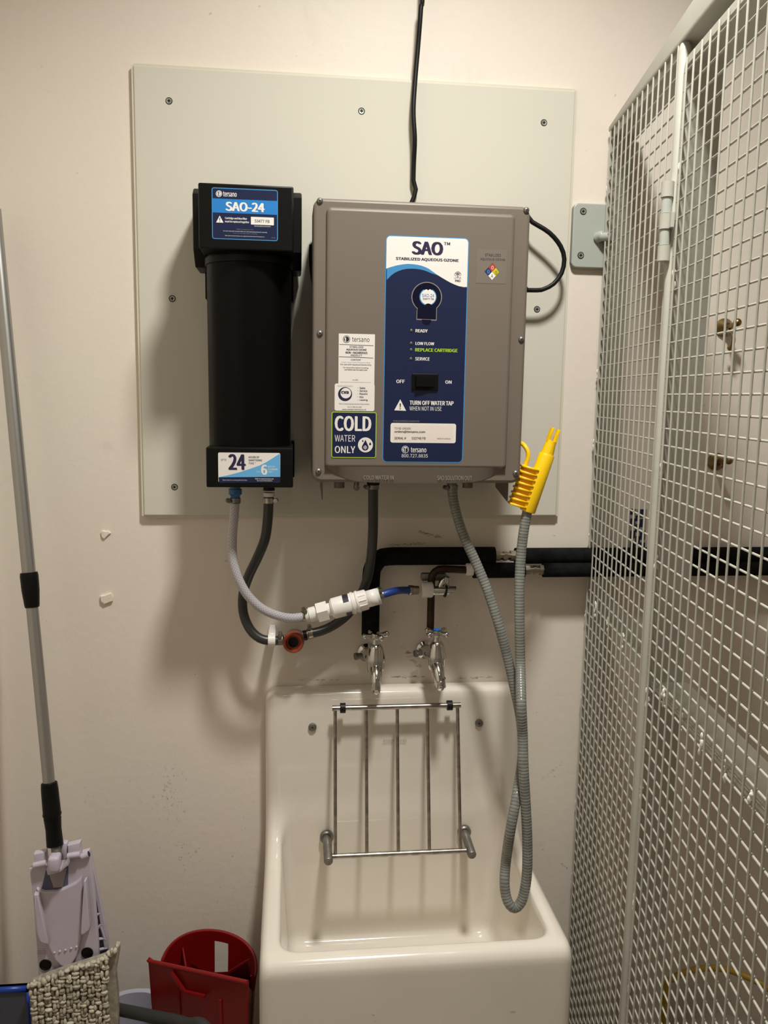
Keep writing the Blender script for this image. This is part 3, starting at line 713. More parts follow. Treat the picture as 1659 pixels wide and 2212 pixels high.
# clear braided hose: filter foot to the white check valve
YB = -.135
pC = [at(508, 1052, YB), at(508, 1075, YB), at(506, 1110, YB), at(502, 1160, YB), at(503, 1205, YB-.005), at(513, 1245, YB-.008), at(533, 1283, YB-.008), at(562, 1312, YB-.005), at(597, 1329, YB), at(630, 1335, YB+.01), at(662, 1331, YB+.02)]
t = thing('braided_hose', 'clear braided vinyl hose curving from the filter foot to the white connector', 'hose', pC[5])
cp = path(pC, .006)
MB().tube(cp, .0088, BRAID, 20).build('hose', t)
MB().lathe([(0, .0098), (.012, .0098), (.0125, .0125), (.022, .0125), (.024, .010), (.026, .009), (.040, .0092)], V((pC[0].x, YB, fz0+.001)), (0, 0, -1), BLUEP, 24).build('blue_hose_tail', t)
clamp(t, at(508, 1081, YB), (0, 0, 1), .0092, STEELDULL, scr=(-1, -.3, 0)); clamp(t, at(656, 1331, YB+.018), pC[-1]-pC[-2], .0092, NICKEL, scr=(-.1, -.3, 1))
# white push-fit check valve
YW = YB+.02; a0 = at(660, 1331, YW); a1 = at(820, 1287, YW-.005); ax = (a1-a0).normalized(); LW = (a1-a0).length
t = thing('check_valve', 'white plastic check valve joining the braided hose to the blue hose', 'valve', a0)
u = lambda f: a0 + ax*LW*f
MB().lathe([(0, .012), (.008, .013), (.0085, .0128)], u(0), ax, P('valve_pale_green', (.62, .66, .58), .35), 24).build('end_collar', t)
MB().lathe([(.0, .0148), (.022, .0148)], u(.055), ax, WHITEP, 24).build('sleeve', t)
hx = MB(); hx.tube([u(.16), u(.30)], .0215, WHITEP, 6); hx.tube([u(.29), u(.36)], .0135, WHITEP, 18); hx.build('hex_nut', t)
MB().lathe([(0, .017), (.004, .0208), (.042, .0212), (.046, .019)], u(.345), ax, WHITEP, 28).build('body', t)
mb = MB()
for q in (0, 1):
    n = 10; vs = []
    for i in range(n+1):
        a = math.radians((-60 if q == 0 else 60) + 6.0*(i-n/2)); up = V((0, -1, 0)); sd = ax.cross(up).normalized(); up = sd.cross(ax).normalized()
        d = up*math.cos(a) - sd*math.sin(a)
        d = (up*math.cos(a) + sd*math.sin(a)*(-1))
        vs += [u(.525) + d*.0217, u(.60) + d*.0217]
    mb.add(vs, [(2*i, 2*i+1, 2*i+3, 2*i+2) for i in range(n)], INK)
mb.build('flow_mark', t)
MB().lathe([(0, .019), (.002, .0225), (.006, .0225), (.007, .0205), (.01, .0205), (.012, .0225), (.016, .0225)], u(.615), ax, WHITEP, 28).build('joint_ring', t)
mb = MB(); mb.tube([u(.70), u(.83)], .0192, WHITEP, 24)
for i in range(12):
    a = 2*PI*i/12; s1 = ax.orthogonal().normalized(); s2 = ax.cross(s1); d = s1*math.cos(a)+s2*math.sin(a); mb.tube([u(.71)+d*.0192, u(.82)+d*.0188], .0016, WHITEP, 6)
mb.build('ribbed_nut', t)
mb = MB(); mb.tube([u(.83), u(.97)], .0190, WHITEP, 6); mb.build('hex_nut', t)
MB().lathe([(0, .0165), (.005, .0165), (.006, .014)], u(.965), ax, P('valve_pale_green', (.62, .66, .58), .35), 24).build('end_collar', t)
# blue hose to the saddle valve
pB = [u(1.0), at(835, 1282, YW-.002), at(852, 1277, YW+.01), at(868, 1275, -.075), at(886, 1275, -.06)]
t = thing('blue_hose', 'short blue rubber hose between the white valve and the saddle valve', 'hose', pB[2])
MB().tube(path(pB, .005), .0076, BLUEHOSE, 16).build('hose', t)
clamp(t, at(823, 1286, YW-.003), pB[1]-pB[0], .0086, NICKEL, .007, scr=(0, -.2, 1))
MB().lathe([(0, .0100), (.001, .0106), (.010, .0100), (.011, .0092), (.021, .0092)], pB[-1] - V((.003, -.001, 0)), at(912, 1275, YV)-pB[-1], NICKEL, 18).build('crimp_ferrule', t)
# dark grey hose: filter foot to the drain tee
YG = -.12
pG = [at(580.5, 1068, YG), at(580, 1090, YG), at(578, 1125, YG), at(572, 1165, YG), at(556, 1205, YG+.01), at(537, 1245, YG+.03), at(525, 1285, YG+.05), at(526, 1325, YG+.055), at(540, 1359, YG+.05), at(562, 1379, YG+.045), at(588, 1384, YG+.045), at(612, 1382, YG+.045)]
t = thing('grey_hose', 'dark grey hose looping from the filter foot to the red drain tee', 'hose', pG[6])
MB().tube(path(pG, .007), .0096, GREYHOSE, 16).build('hose', t)
MB().lathe([(0, .0105), (.007, .0112), (.011, .0105), (.013, .0112), (.0165, .0112)], V((at(581, 1060, YG).x, YG, fz0+.001)), (0, 0, -1), RUBBER, 20).build('threaded_adapter', t)
c = V((at(581, 1069, YG).x, YG, at(581, 1068, YG).z)); MB().lathe([(-.004, .0108), (.0035, .0108)], c, (0, 0, 1), WHITEP, 20).build('white_washer', t)
clamp(t, at(580.5, 1081, YG), (0, 0, 1), .0098, NICKEL, .010, scr=(1, -.2, 0)); clamp(t, at(606, 1382, YG+.045), (1, 0, .05), .0098, STEELDULL, .009, scr=(0, -.4, 1))
c = at(587, 1383, YG+.045)
MB().lathe([(-.0075, .0115), (-.007, .0125), (.007, .0125), (.0075, .0115)], c, (1, 0, 0), WHITEP, 18).rbox(c + V((-.0075, .008, -.012)), V((c.x+.0075, -.0005, c.z+.012)), .002, WHITEP, 1).build('wall_clip', t)
# drain tee with its tarnished red cap facing the room
tc_ = at(637, 1379, -.045); te = at(633, 1389, -.098); axT = (te-tc_).normalized()
t = thing('drain_tee', 'copper red capped drain tee between the two dark grey hoses', 'fitting', tc_)
MB().lathe([(-.04, .011), (0, .0150), (.004, .0205), (.022, .0212), (.024, .0200)], tc_, axT, STEELDULL, 26).tube([at(612, 1381, -.07), at(668, 1370, -.052)], .0092, STEELDULL, 14).build('tee_body', t)
LT = (te-tc_).length
MB().lathe([(LT-.036, .0195), (LT-.030, .0212), (LT-.004, .0212), (LT, .0192), (LT, .0150), (LT-.003, .0142), (LT-.005, .0128), (LT-.007, .0106), (LT-.018, .0100), (LT-.018, 0)], tc_, axT, REDCOP, 30).build('red_cap', t)
MB().lathe([(LT-.0176, .0), (LT-.0175, .0098), (LT-.009, .0100), (LT-.009, .0092), (LT-.0165, .0090), (LT-.0168, .0)], tc_, axT, DARK, 24).build('socket', t)
MB().lathe([(0, .0105), (.008, .0105)], at(655, 1373, -.056), (1, 0, .18), BLACK, 12).build('black_collar', t)
# second dark hose: tee to the box inlet, passing behind the white valve
pH = [at(664, 1369, -.054), at(690, 1364, -.05), at(718, 1352, -.046), at(748, 1330, -.048), at(774, 1296, -.056), at(791, 1258, -.066), at(801, 1210, -.072), at(805.5, 1150, -.10), at(806, 1090, -.12), at(806, 1046, -.13)]
t = thing('grey_hose', 'dark grey hose running from the red drain tee up to the box inlet', 'hose', pH[5])
MB().tube(path(pH, .007), .0098, GREYHOSE, 16).build('hose', t)
clamp(t, at(671, 1368, -.053), (1, 0, .18), .0100, NICKEL, .009, scr=(0, -.1, 1)); clamp(t, at(806, 1052, -.13), (0, 0, 1), .0100, STEELDULL, .008, scr=(-1, -.2, 0))
MB().lathe([(0, .0125), (.022, .0125), (.023, .0105)], V((pH[-1].x, -.13, 1.352)), (0, 0, -1), BLACK, 6).build('inlet_nut', t)
c = at(770, 1053, -.12); MB().tube([c + V((0, 0, .012)), c + V((0, 0, -.001))], .005, STEELDULL, 10).lathe([(-.004, .0062), (.004, .0062), (.0041, .003)], c, (0, -1, 0), STEELDULL, 14).build('earth_terminal', DISP)

# ------------------------------------------------------------------ corrugated delivery hose and yellow nozzle
YO = -.13; YN = -.185
nz0 = at(1131, 1100, YN); nz1 = at(1190.5, 925, YN-.004); axN = (nz1-nz0).normalized()
pK = [V((at(976, 1050, YO).x, YO, 1.348)), at(977, 1062, YO), at(985, 1105, YO), at(1002, 1158, YO-.01), at(1028, 1215, YO-.02), at(1053, 1275, YO-.035), at(1076, 1345, YO-.05), at(1096, 1420, YO-.055), at(1112, 1490, YO-.065), at(1124, 1550, YO-.075), at(1128.5, 1600, YO-.085), at(1127, 1650, YO-.095), at(1117, 1715, YO-.145), at(1103, 1790, YO-.165), at(1093, 1860, YO-.145), at(1090, 1905, YO-.155), at(1093, 1935, YO-.160), at(1101, 1955, YO-.165), at(1112, 1961, YO-.165),
      at(1124, 1951, YO-.165), at(1133, 1925, YO-.165), at(1138.5, 1880, YO-.165), at(1139, 1820, YO-.165), at(1136, 1750, YO-.165), at(1131, 1660, YO-.160), at(1129, 1590, YO-.145), at(1126, 1520, YO-.145), at(1124, 1440, YO-.09), at(1122.5, 1350, YO-.08), at(1122, 1270, YO-.07), at(1125, 1205, YO-.06), at(1131, 1150, YO-.057), at(1139, 1105, YN), nz0 + axN*.05]
t = thing('corrugated_hose', 'ribbed grey delivery hose hanging in a loop into the sink', 'hose', pK[17])
cp = resample(path(pK, .004), .00145)
rad = [(.0099 if (i % 4) < 2 else .0095) for i in range(len(cp))]
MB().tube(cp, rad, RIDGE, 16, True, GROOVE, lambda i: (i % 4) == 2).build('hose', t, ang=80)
clamp(t, at(977, 1053, YO), (0, 0, 1), .0098, STEELDULL, .009, scr=(-1, -.2, 0))
# nozzle
t = thing('hose_nozzle', 'bright yellow plastic hose nozzle hooked onto the right side of the box', 'nozzle', nz0)
LN = (nz1-nz0).length
side = axN.cross(V((0, -1, 0))).normalized(); side = -side if side.x > 0 else side   # towards the box (left)
frt = side.cross(axN).normalized(); frt = -frt if frt.y > 0 else frt
def NP(l, s_, f): return nz0 + axN*l + side*s_ + frt*f
lb = LN*.70
cs = -.004
# handle: round barrel
q = nz0 - side*.0085
MB().lathe([(-.002, .0145), (0, .0152), (lb-.003, .0152), (lb, .0138), (lb, .010)], q, axN, YEL, 28).build('barrel', t)
# tapered spout with two prongs and ribs
mb = MB(); mb.lathe([(lb-.001, .0126), (LN-.022, .0096), (LN-.022, .0065)], q, axN, YEL, 20)
for sgn in (1, -1):
    mb.prism([q + axN*(LN-.026) + side*sgn*.0096 + frt*.0055, q + axN*(LN-.026) + side*sgn*.0032 + frt*.0055, q + axN*(LN+.002) + side*sgn*.0036 + frt*.0055, q + axN*(LN+.002) + side*sgn*.0084 + frt*.0055], frt*-.011, YEL, bev=.001)
for sgn in (1, 0, -1):
    mb.tube([q + axN*(lb+.004) + side*sgn*.006 + frt*(.0085 if sgn else .0112), q + axN*(LN-.024) + side*sgn*.0045 + frt*(.0068 if sgn else .0084)], .0014, YEL, 6)
mb.build('spout_tip', t)
# finned grip on the box side
g0, g1 = .004, LN*.485
MB().rbox((-.5, -.5, -.5), (.5, .5, .5), .06, YEL, 2)
mb = MB()
def slabN(l0, l1, s0, s1, f0, f1, mat, into):
    into.prism([NP(l0, s0, f1), NP(l0, s1, f1), NP(l1, s1, f1), NP(l1, s0, f1)][::-1], frt*(f0-f1), mat, bev=.0006, seg=1)
slabN(g0, g1, -.004, .0285, -.0115, .0098, P('yellow_plastic_deep', (.80, .36, .004), .5), mb); mb.build('grip_web', t)
NF = 7
for i in range(NF+1):
    l = g0 + (g1-g0)*i/NF; mb = MB(); k = .0022
    vs = [NP(l-k, .031, .013), NP(l-k, .0, .0145), NP(l-k, -.0, -.0125), NP(l-k, .031, -.0125)]
    mb.prism(vs, axN*(2*k), YEL, bev=.0006, seg=1); mb.build('grip_fin', t)
hk = [NP(g1-.003, .024, 0), at(1135, 1004, YN), at(1140.5, 988, YN), at(1139.5, 974, YN+.002), at(1133, 963, YN+.008), at(1127, 958, YN+.022), at(1122, 958, YN+.036), at(1117, 962, YN+.046)]
MB().tube(path(hk, .003), [.0042]*len(path(hk, .003)), YEL, 10).build('hanging_hook', t)

# ------------------------------------------------------------------ chrome bib taps
def tap(px, py_top, px_sp, py_sp, label, dxs, cold):
    """px/py_top: handle hub; px_sp/py_sp: spout mouth"""
    YT = -.078; hub = at(px, py_top, YT); t = thing('bib_tap', label, 'tap', (hub.x, -.03, hub.z-.04), 'chrome bib taps over the sink')
    zb = hub.z - .062; xw = hub.x - .012
    MB().lathe([(0, .020), (.004, .020), (.008, .014), (.03, .0125), (.06, .0145)], (xw, -.0005, zb+.002), V((.012, -.075, 0)), CHROME, 24).build('wall_flange', t)
    # body: vertical cone bonnet above, bulb below
    b = V((hub.x, YT, zb))
    MB().lathe([(-.020, .010), (-.014, .0165), (-.004, .0192), (.006, .0192), (.010, .0208), (.014, .0200), (.036, .0150), (.042, .0120), (.044, .0085), (.05, .0075), (.058, .0075)], b, (0, 0, 1), CHROME, 28).build('bonnet', t)
    mouth = at(px_sp, py_sp, -.118)
    sp = [b + V((0, .006, .002)), b + V((0, -.012, -.008)), V((b.x + (mouth.x-b.x)*.35, -.105, b.z-.020)), V((b.x + (mouth.x-b.x)*.75, -.117, b.z-.040)), V((mouth.x, -.118, mouth.z+.012)), mouth]
    cp = path(sp, .005); N = len(cp)
    mb = MB(); mb.tube(cp, [.0165 - .0072*min(1, i/(N*.62)) for i in range(N)], CHROME, 20, caps=True)
    mb.lathe([(0, .0098), (.003, .0099), (.0032, .0075), (-.004, .0070)], mouth + V((0, 0, -.0005)), (0, 0, -1), CHROME, 20); mb.build('spout', t)
    # cross head with rounded arms
    hd = MB(); c = V((hub.x, YT, hub.z)); hd.lathe([(-.008, .009), (-.004, .0112), (.004, .0105), (.0065, .006), (.007, .0)], c, (0, 0, 1), CHROME, 20)
    for k in range(4):
        a = dxs + PI/2*k; d = V((math.cos(a), math.sin(a), 0))
        hd.tube([c, c + d*.013, c + d*.021, c + d*.026], [.0052, .0045, .0058, .0042], CHROME, 10)
        hd.sph(c + d*.0245, .0062, CHROME, 10, 6)
    hd.build('cross_handle', t)
    if cold:
        MB().lathe([(0, .0078), (.0012, .0074), (.002, .004), (.0021, 0)], c + V((0, 0, .0060)), (0, 0, 1), P('blue_tap_indice', (.01, .14, .5), .3), 18).build('blue_index_disc', t)
    # side screw of the wall elbow
    e = V((xw-.012, -.03, zb+.004)); MB().lathe([(0, .0062), (.008, .0062), (.010, .0076), (.016, .0076), (.017, .005)], e, V((-.9, -.35, 0)), STEELDULL, 12).build('side_plug', t)
    return t
tap(812, 1372, 812, 1484, 'chrome bib tap under the black lagged pipe, without a blue disc', .35, False)
tap(944, 1366, 953, 1480, 'chrome bib tap with a blue disc under the copper pipe', .75, True)

# ------------------------------------------------------------------ fireclay cleaner's sink (signed-distance body, meshed by surface nets)
def surface_nets(D, o, h):
    nx, ny, nz = D.shape; I = D < 0
    acc = np.zeros((nx-1, ny-1, nz-1, 3)); cnt = np.zeros((nx-1, ny-1, nz-1))
    c = [(i, j, k) for i in (0, 1) for j in (0, 1) for k in (0, 1)]
    def S(a, q): return a[q[0]:nx-1+q[0], q[1]:ny-1+q[1], q[2]:nz-1+q[2]]
    for p in c:
        for d in range(3):
            if p[d]: continue
            q = list(p); q[d] = 1
            a, b = S(D, p), S(D, q); cr = (a < 0) != (b < 0)
            tt = np.where(cr, a/np.where(cr, a-b, 1), 0)
            for e in range(3): acc[..., e] += np.where(cr, p[e] + (tt if e == d else 0), 0)
            cnt += cr
    act = cnt > 0; idx = -np.ones(act.shape, int); idx[act] = np.arange(act.sum())
    g = np.argwhere(act); vs = (g + acc[act]/cnt[act][:, None]) * h + o
    F = []
    for d in range(3):
        e1, e2 = [(1, 2), (2, 0), (0, 1)][d]
        A = np.take(I, range(0, I.shape[d]-1), d); B = np.take(I, range(1, I.shape[d]), d)
        ed = np.argwhere(A != B); ins = A[tuple(ed.T)]
        ok = (ed[:, e1] > 0) & (ed[:, e2] > 0) & (ed[:, e1] < D.shape[e1]-1) & (ed[:, e2] < D.shape[e2]-1)
        ed, ins = ed[ok], ins[ok]
        def sh(a, b): q = ed.copy(); q[:, e1] -= a; q[:, e2] -= b; return idx[tuple(q.T)]
        Q = np.stack([sh(1, 1), sh(0, 1), sh(0, 0), sh(1, 0)], 1)
        Q[~ins] = Q[~ins][:, ::-1]; F.append(Q)
    return vs, np.concatenate(F)
SX0, SX1, SYF, SRIM, STOP, SBOT, SFL = -.054, .494, -.436, .556, .886, .25, .322
hstep = .0045
def smax(a, b, k): h_ = np.maximum(k - np.abs(a-b), 0)/k; return np.maximum(a, b) + h_*h_*k*.25
def smin(a, b, k): return -smax(-a, -b, k)
gx = np.arange(SX0-.012, SX1+.014, hstep); gy = np.arange(SYF-.012, .010, hstep); gz = np.arange(SBOT-.012, STOP+.014, hstep)
X, Y, Z = np.meshgrid(gx, gy, gz, indexing='ij')
prof = smin(smax(Z-SRIM, -(Y-SYF), .030), smax(Z-STOP, -(Y+.048), .022), .115)
solid = smax(smax(prof, np.abs(X-(SX0+SX1)/2)-(SX1-SX0)/2, .026), np.maximum(Y+.0006, -(Z-SBOT)), .006)
tap_ = .014*(SRIM-np.clip(Z, SFL, SRIM+.0))/(SRIM-SFL)
bx = np.abs(X-(SX0+SX1)/2)-((SX1-SX0)/2-.036) + tap_
by1 = -(Y-(SYF+.035)) + tap_*.8; by2 = Y+.0495
bowl = smax(smax(smax(bx, by1, .040), by2, .034), -(Z-SFL), .028)
Dv = smax(solid, -bowl, .011)
vs, fs = surface_nets(Dv, np.array([gx[0], gy[0], gz[0]]), hstep)
t = thing('cleaners_sink', 'white glazed fireclay sink with a high back against the wall', 'sink', (.22, -.21, SBOT))
SINK = t
mb = MB(); mb.v = [V(p) for p in vs]; mb.f = fs.tolist(); mb.mats = [CERAMIC]; mb.mi = [0]*len(mb.f)
mb.build('basin', t, ang=180)
for p in ((675, 1571), (1035, 1562)): 
    c = at(p[0], p[1], -.0485); MB().lathe([(-.003, .0085), (.0015, .0085), (.003, .0062), (.0032, .003)], c, (0, -1, 0), STEELDULL, 20).lathe([(.003, .003), (.0036, .0005)], c, (0, -1, 0), DARK, 6).build('fixing_screw', t)
SCRIPT = P('fired_script_grey', (.33, .29, .25), .4)
tx = Print(-.0492); tx.text('Armitage', 826.5, 1596, 852, 1606, SCRIPT, 0, 0, .45); tx.text('Shanks', 855, 1595.4, 878.5, 1603.4, SCRIPT, 0, 0, .45)
tx.letter(t, 'maker_script')
# plinth under the sink (out of frame), so that it stands on the floor
MB().rbox((SX0+.06, -.36, 0), (SX1-.06, -.03, SBOT+.002), .006, CERAMIC, 2).build('pedestal', t)
mb = MB()
for x, y, s_ in ((806, 2193, 5), (811, 2206, 3.4), (1108, 2186, 7), (960, 2204, 2.2), (1190, 2164, 1.6)):
    mb.face([at(x + s_*math.cos(q)*random.uniform(.7, 1.1), y + s_*.32*math.sin(q), SYF-.0006) for q in [2*PI*k/8 for k in range(8)]], STAIN)
stuff(mb.build('glaze_marks', t))
# hinged bucket grating
YA, YBm = -.072, -.118
t = thing('bucket_grating', 'brushed steel bucket grating with five rods hinged inside the sink', 'grating', at(856, 1690, -.1))
zT = at(856, 1526.5, YA).z; xT0, xT1 = at(717.5, 1530, YA).x, at(995, 1523, YA).x
zB = at(856, 1844, YBm).z; xB0, xB1 = at(708, 1850, YBm).x, at(1008, 1838, YBm).x
MB().tube([V((xT0, YA, zT)), V((xT1, YA, zT))], .0056, STEEL, 16).build('top_bar', t)
MB().tube([V((xB0, YBm, zB)), V((xB1, YBm, zB))], .0056, STEEL, 16).build('hinge_bar', t)
for pt, pb in ((724, 724.5), (791, 792.5), (858, 860.5), (923, 927.5), (988, 994.5)):
    MB().tube([V((at(pt, 1530, YA).x, YA, zT)), V((at(pb, 1842, YBm).x, YBm, zB))], .0037, STEEL, 12).build('rod', t)
for px in (740.5, 971): 
    c = V((at(px, 1528, YA).x, YA, zT)); MB().lathe([(-.0058, .0062), (-.0055, .0104), (.0055, .0104), (.0058, .0062)], c, (1, 0, 0), RUBBER, 20).build('rubber_buffer', t)
for px, py in ((706, 1808), (1003, 1797)):
    c = at(px, py, -.0568); e = V((c.x, -.138, zB))
    MB().lathe([(-.004, .0145), (.003, .0145), (.006, .012), (.0062, .0085)], c, (0, -1, 0), STEELDULL, 24).build('peg_washer', t)
    MB().lathe([(0, .0092), ((e-c).length-.002, .0092), ((e-c).length, .0080)], c, e-c, STEELDULL, 20).build('hinge_peg', t)

# ------------------------------------------------------------------ welded mesh cage standing out from the wall
CD = V((-.128, -1, 0)).normalized()          # along the cage front, away from the wall
CN = V((1, -.128, 0)).normalized()           # into the cage
C0 = V((.637, -.004, 0))
def CP(s_, z, w_=0.0): return C0 + CD*s_ + CN*w_ + V((0, 0, z))
def cbox(mb, s0, s1, z0, z1, w0, w1, mat=None, bev=0.0):
    mb.prism([CP(s0, z0, w0), CP(s1, z0, w0), CP(s1, z1, w0), CP(s0, z1, w0)][::-1], CN*(w1-w0), mat or CAGE, bev=bev, seg=2); return mb
t = thing('storage_cage', 'cream painted welded mesh cage with a hinged door right of the sink', 'cage', CP(.6, 0, .1))
SP, RW = .0312, .0262
S1 = .440                                    # end of the fixed side panel
ZB, ZT = .06, 2.031
def bars(parent, s0, s1, z0, z1, seed):
    """one wire object each, sharing mesh data between alike wires"""
    nV = int(round((s1-s0)/SP)); nH = int((z1-z0)/RW)
    mv = mh = None
    for i in range(nV):
        c = CP(s0 + SP*(i+.5), (z0+z1)/2, -.0022)
        if mv is None:
            o = MB().tube([V(c)-V((0, 0, (z1-z0)/2)), V(c)+V((0, 0, (z1-z0)/2))], .0016, CAGE, 8).build('wire', parent, origin=V(c)); mv = o.data
        else: link('wire', mv, parent, c)
    for i in range(nH):
        c = CP((s0+s1)/2, z1 - RW*(i+.6), .0012)
        if mh is None:
            o = MB().tube([V(c)-CD*((s1-s0)/2), V(c)+CD*((s1-s0)/2)], .0016, CAGE, 8).build('wire', parent, origin=V(c)); mh = o.data
        else: link('wire', mh, parent, c)
def welds(parent, spots, seed):
    random.seed(seed); mb = MB()
    for s_, z in spots:
        for k in range(5):
            mb.sph(CP(s_ + random.gauss(0, .0022), z + random.uniform(-.014, .014), .0005 + random.uniform(-.001, .002)), (random.uniform(.0018, .0036), random.uniform(.0018, .0032), random.uniform(.003, .0075)), WELD, 7, 5)
    stuff(mb.build('weld_beads', parent))
# fixed side panel: wall stile, top and bottom rails and a mid rail, all flat bars turned into the cage
side = cbox(MB(), .013, .024, ZB, ZT, 0, .048, bev=.001).build('side_panel', t)
side['label'] = 'narrow fixed mesh panel next to the wall'
for z0, z1, w1 in ((ZT-.012, ZT, .05), (ZB, ZB+.012, .05), (1.066, 1.074, .05)):
    cbox(MB(), .024, S1, z0, z1, .003, w1, bev=.0008).build('rail', side)
cbox(MB(), S1-.010, S1, ZB, ZT-.002, .003, .014, bev=.001).build('end_stile', side)
bars(side, .014, S1-.002, ZB+.004, ZT-.002, 1)
welds(side, [(S1-.004, z) for z in (1.94, 1.63, 1.33, 1.14, .96, .66, .5, .3)] + [(.015, z) for z in (1.93, 1.55, 1.41, 1.2, 1.03, .86, .6, .42)] + [(.10, 1.07), (.2, 1.068), (.31, 1.068)], 5)
# round hinge post with a rounded head, and the top rail that runs on over the door
mb = MB(); pz = [V(CP(S1+.008, ZB, .004)), V(CP(S1+.008, 1.0, .004)), V(CP(S1+.008, ZT-.014, .004)), V(CP(S1+.0075, ZT-.006, .004)), V(CP(S1+.006, ZT-.001, .004))]
mb.tube(pz, [.0098, .0098, .0098, .008, .005], CAGE, 16); mb.build('hinge_post', t)
mb = MB(); n = 2
A = [CP(.013, ZT+.001, -.003), CP(1.32, ZT-.006, -.003), CP(1.32, ZT+.088, -.003), CP(.013, ZT+.0105, -.003)]
mb.prism(A[::-1], CN*.062, CAGE, bev=.002); mb.build('top_rail', t)
# the door
D0, D1, DT, DB = S1+.019, 1.315, 2.000, .05
door = MB(); 
corner = [CP(D0, DB), CP(D0, DT-.02)] + [CP(D0+.02-.02*math.cos(a), DT-.02+.02*math.sin(a)) for a in (.4, .8, 1.2)] + [CP(D0+.02, DT), CP(D1, DT), CP(D1, DB)]
inner = [CP(D0+.011, DB+.012), CP(D0+.011, DT-.02)] + [CP(D0+.021-.010*math.cos(a), DT-.022+.010*math.sin(a)) for a in (.4, .8, 1.2)] + [CP(D0+.022, DT-.012), CP(D1-.011, DT-.012), CP(D1-.011, DB+.012)]
n = len(corner); vs = corner + inner + [p + CN*.058 for p in corner] + [p + CN*.058 for p in inner]
fs = []
for i in range(n):
    j = (i+1) % n
    fs += [(i, j, n+j, n+i), (2*n+j, 2*n+i, 3*n+i, 3*n+j), (i, 2*n+i, 2*n+j, j), (n+j, 3*n+j, 3*n+i, n+i)]
door.add(vs, fs, CAGE); door = door.build('door', t)
door['label'] = 'wide hinged mesh door of the cage'
cbox(MB(), D0+.011, D1-.011, 1.040, 1.046, .0035, .064, bev=.0008).build('mid_rail', door)
bars(door, D0+.004, D1-.004, DB+.004, DT-.004, 2)
welds(door, [(D0+.012, z) for z in (1.84, 1.68, 1.39, 1.24, 1.02, .86, .66, .5)] + [(D0+.012+.08*k, 1.045) for k in range(1, 8)], 6)
hz0, hz1 = 1.7115, 1.8290; L = (hz1-hz0)/5
for k in range(5):
    r = .0095 if k % 2 == 0 else .0080
    a = CP(S1+.012, hz0 + L*k + .0004, -.011); b_ = CP(S1+.012, hz0 + L*(k+1) - .0004, -.011)
    mb = MB().tube([a, b_], r, CAGE if k % 2 == 0 else PLATE, 18)
    if k % 2 == 0: cbox(mb, S1-.004 if k % 4 == 0 else S1+.013, S1+.012 if k % 4 == 0 else S1+.030, hz0 + L*k + .001, hz0 + L*(k+1) - .001, -.0085, -.0035)
    mb.build('hinge_knuckle', t)
mb = MB(); 
# wall fixing plate with its stud
tp = thing('wall_fixing_plate', 'grey green steel fixing plate screwed to the wall left of the cage', 'plate', at(1290, 508, -.006))
a = at(1240, 437.5, -.012); b = at(1234, 577.5, -.012)
MB().prism(rrect(a.x, b.z, a.x+.090, a.z, .011, -.0125), (0, .012, 0), PLATE, bev=.0025, seg=3).build('plate', tp)
for p in ((1260, 456.5), (1254.5, 551.5)): screw(tp, *p, -.0128, r=.0054, mat=ZINC)
c = at(1291, 514, -.0125)
MB().lathe([(0, .0105), (.012, .010), (.017, .0085), (.019, .006)], c, V((.35, -.9, .22)), PLATE, 16).tube([c + V((.004, -.012, 0)), c + V((.020, -.030, -.002))], .0085, PLATE, 14).build('stud', tp)

# ------------------------------------------------------------------ seen through the mesh: hooks and sticker on the wall, hose and drum on the floor
def hook(px, py, label, hang):
    c = at(px, py, -.0005); t = thing('robe_hook', label, 'hook', c, 'brass hooks on the back wall')
    MB().lathe([(0, .0195), (.004, .0195), (.007, .0170), (.012, .0135), (.018, .0088)], c, (0, -1, 0), BRASS, 24).build('rosette', t)
    p = [c + V((0, -.014, 0)), c + V((.0, -.030, .001)), c + V((0, -.046, .004)), c + V((0, -.055, .0065))]
    MB().tube(path(p, .003), .0052, BRASS, 12).sph(p[-1], .0085, BRASS, 14, 9).build('upper_arm', t)
    p = [c + V((0, -.016, -.004)), c + V((0, -.032, -.012)), c + V((0, -.044, -.026)), c + V((0, -.040, -.040)), c + V((0, -.032, -.044))] if hang else [c + V((0, -.012, -.004)), c + V((0, -.022, -.008)), c + V((0, -.030, -.006))]
    MB().tube(path(p, .003), .0042, BRASS, 10).sph(p[-1], .0056, BRASS, 10, 7).build('lower_arm', t)
hook(1563, 708, 'upper brass hook with a hanging lower arm on the wall behind the cage', True)
hook(1546, 997, 'lower brass hook with a single straight arm behind the cage', False)
YS = -.002
t = thing('pipe_sticker', 'navy blue sticker with pale bars on the wall behind the mesh panel', 'sticker', at(1376, 1142, 0))
pr = Print(-.0012); pr.rr(1361, 1100, 1393, 1186, .0008, P('sticker_film', (.42, .38, .33), .5), 0)
for k, (y0, y1) in enumerate(((1098, 1112), (1119, 1137), (1145, 1163), (1170, 1186))): pr.rr(1361.5, y0+1, 1372, y1, .0006, NAVY, 1)
for k, (y0, y1) in enumerate(((1113, 1126), (1132, 1150), (1158, 1177))): pr.rr(1372.6, y0, 1381.6, y1, .0006, NAVY, 1)
for k, (y0, y1) in enumerate(((1100, 1118), (1121, 1139), (1146, 1166), (1172, 1186))): pr.rr(1382.4, y0, 1392.6, y1, .0006, NAVY, 1)
pr.mb.build('film', t)
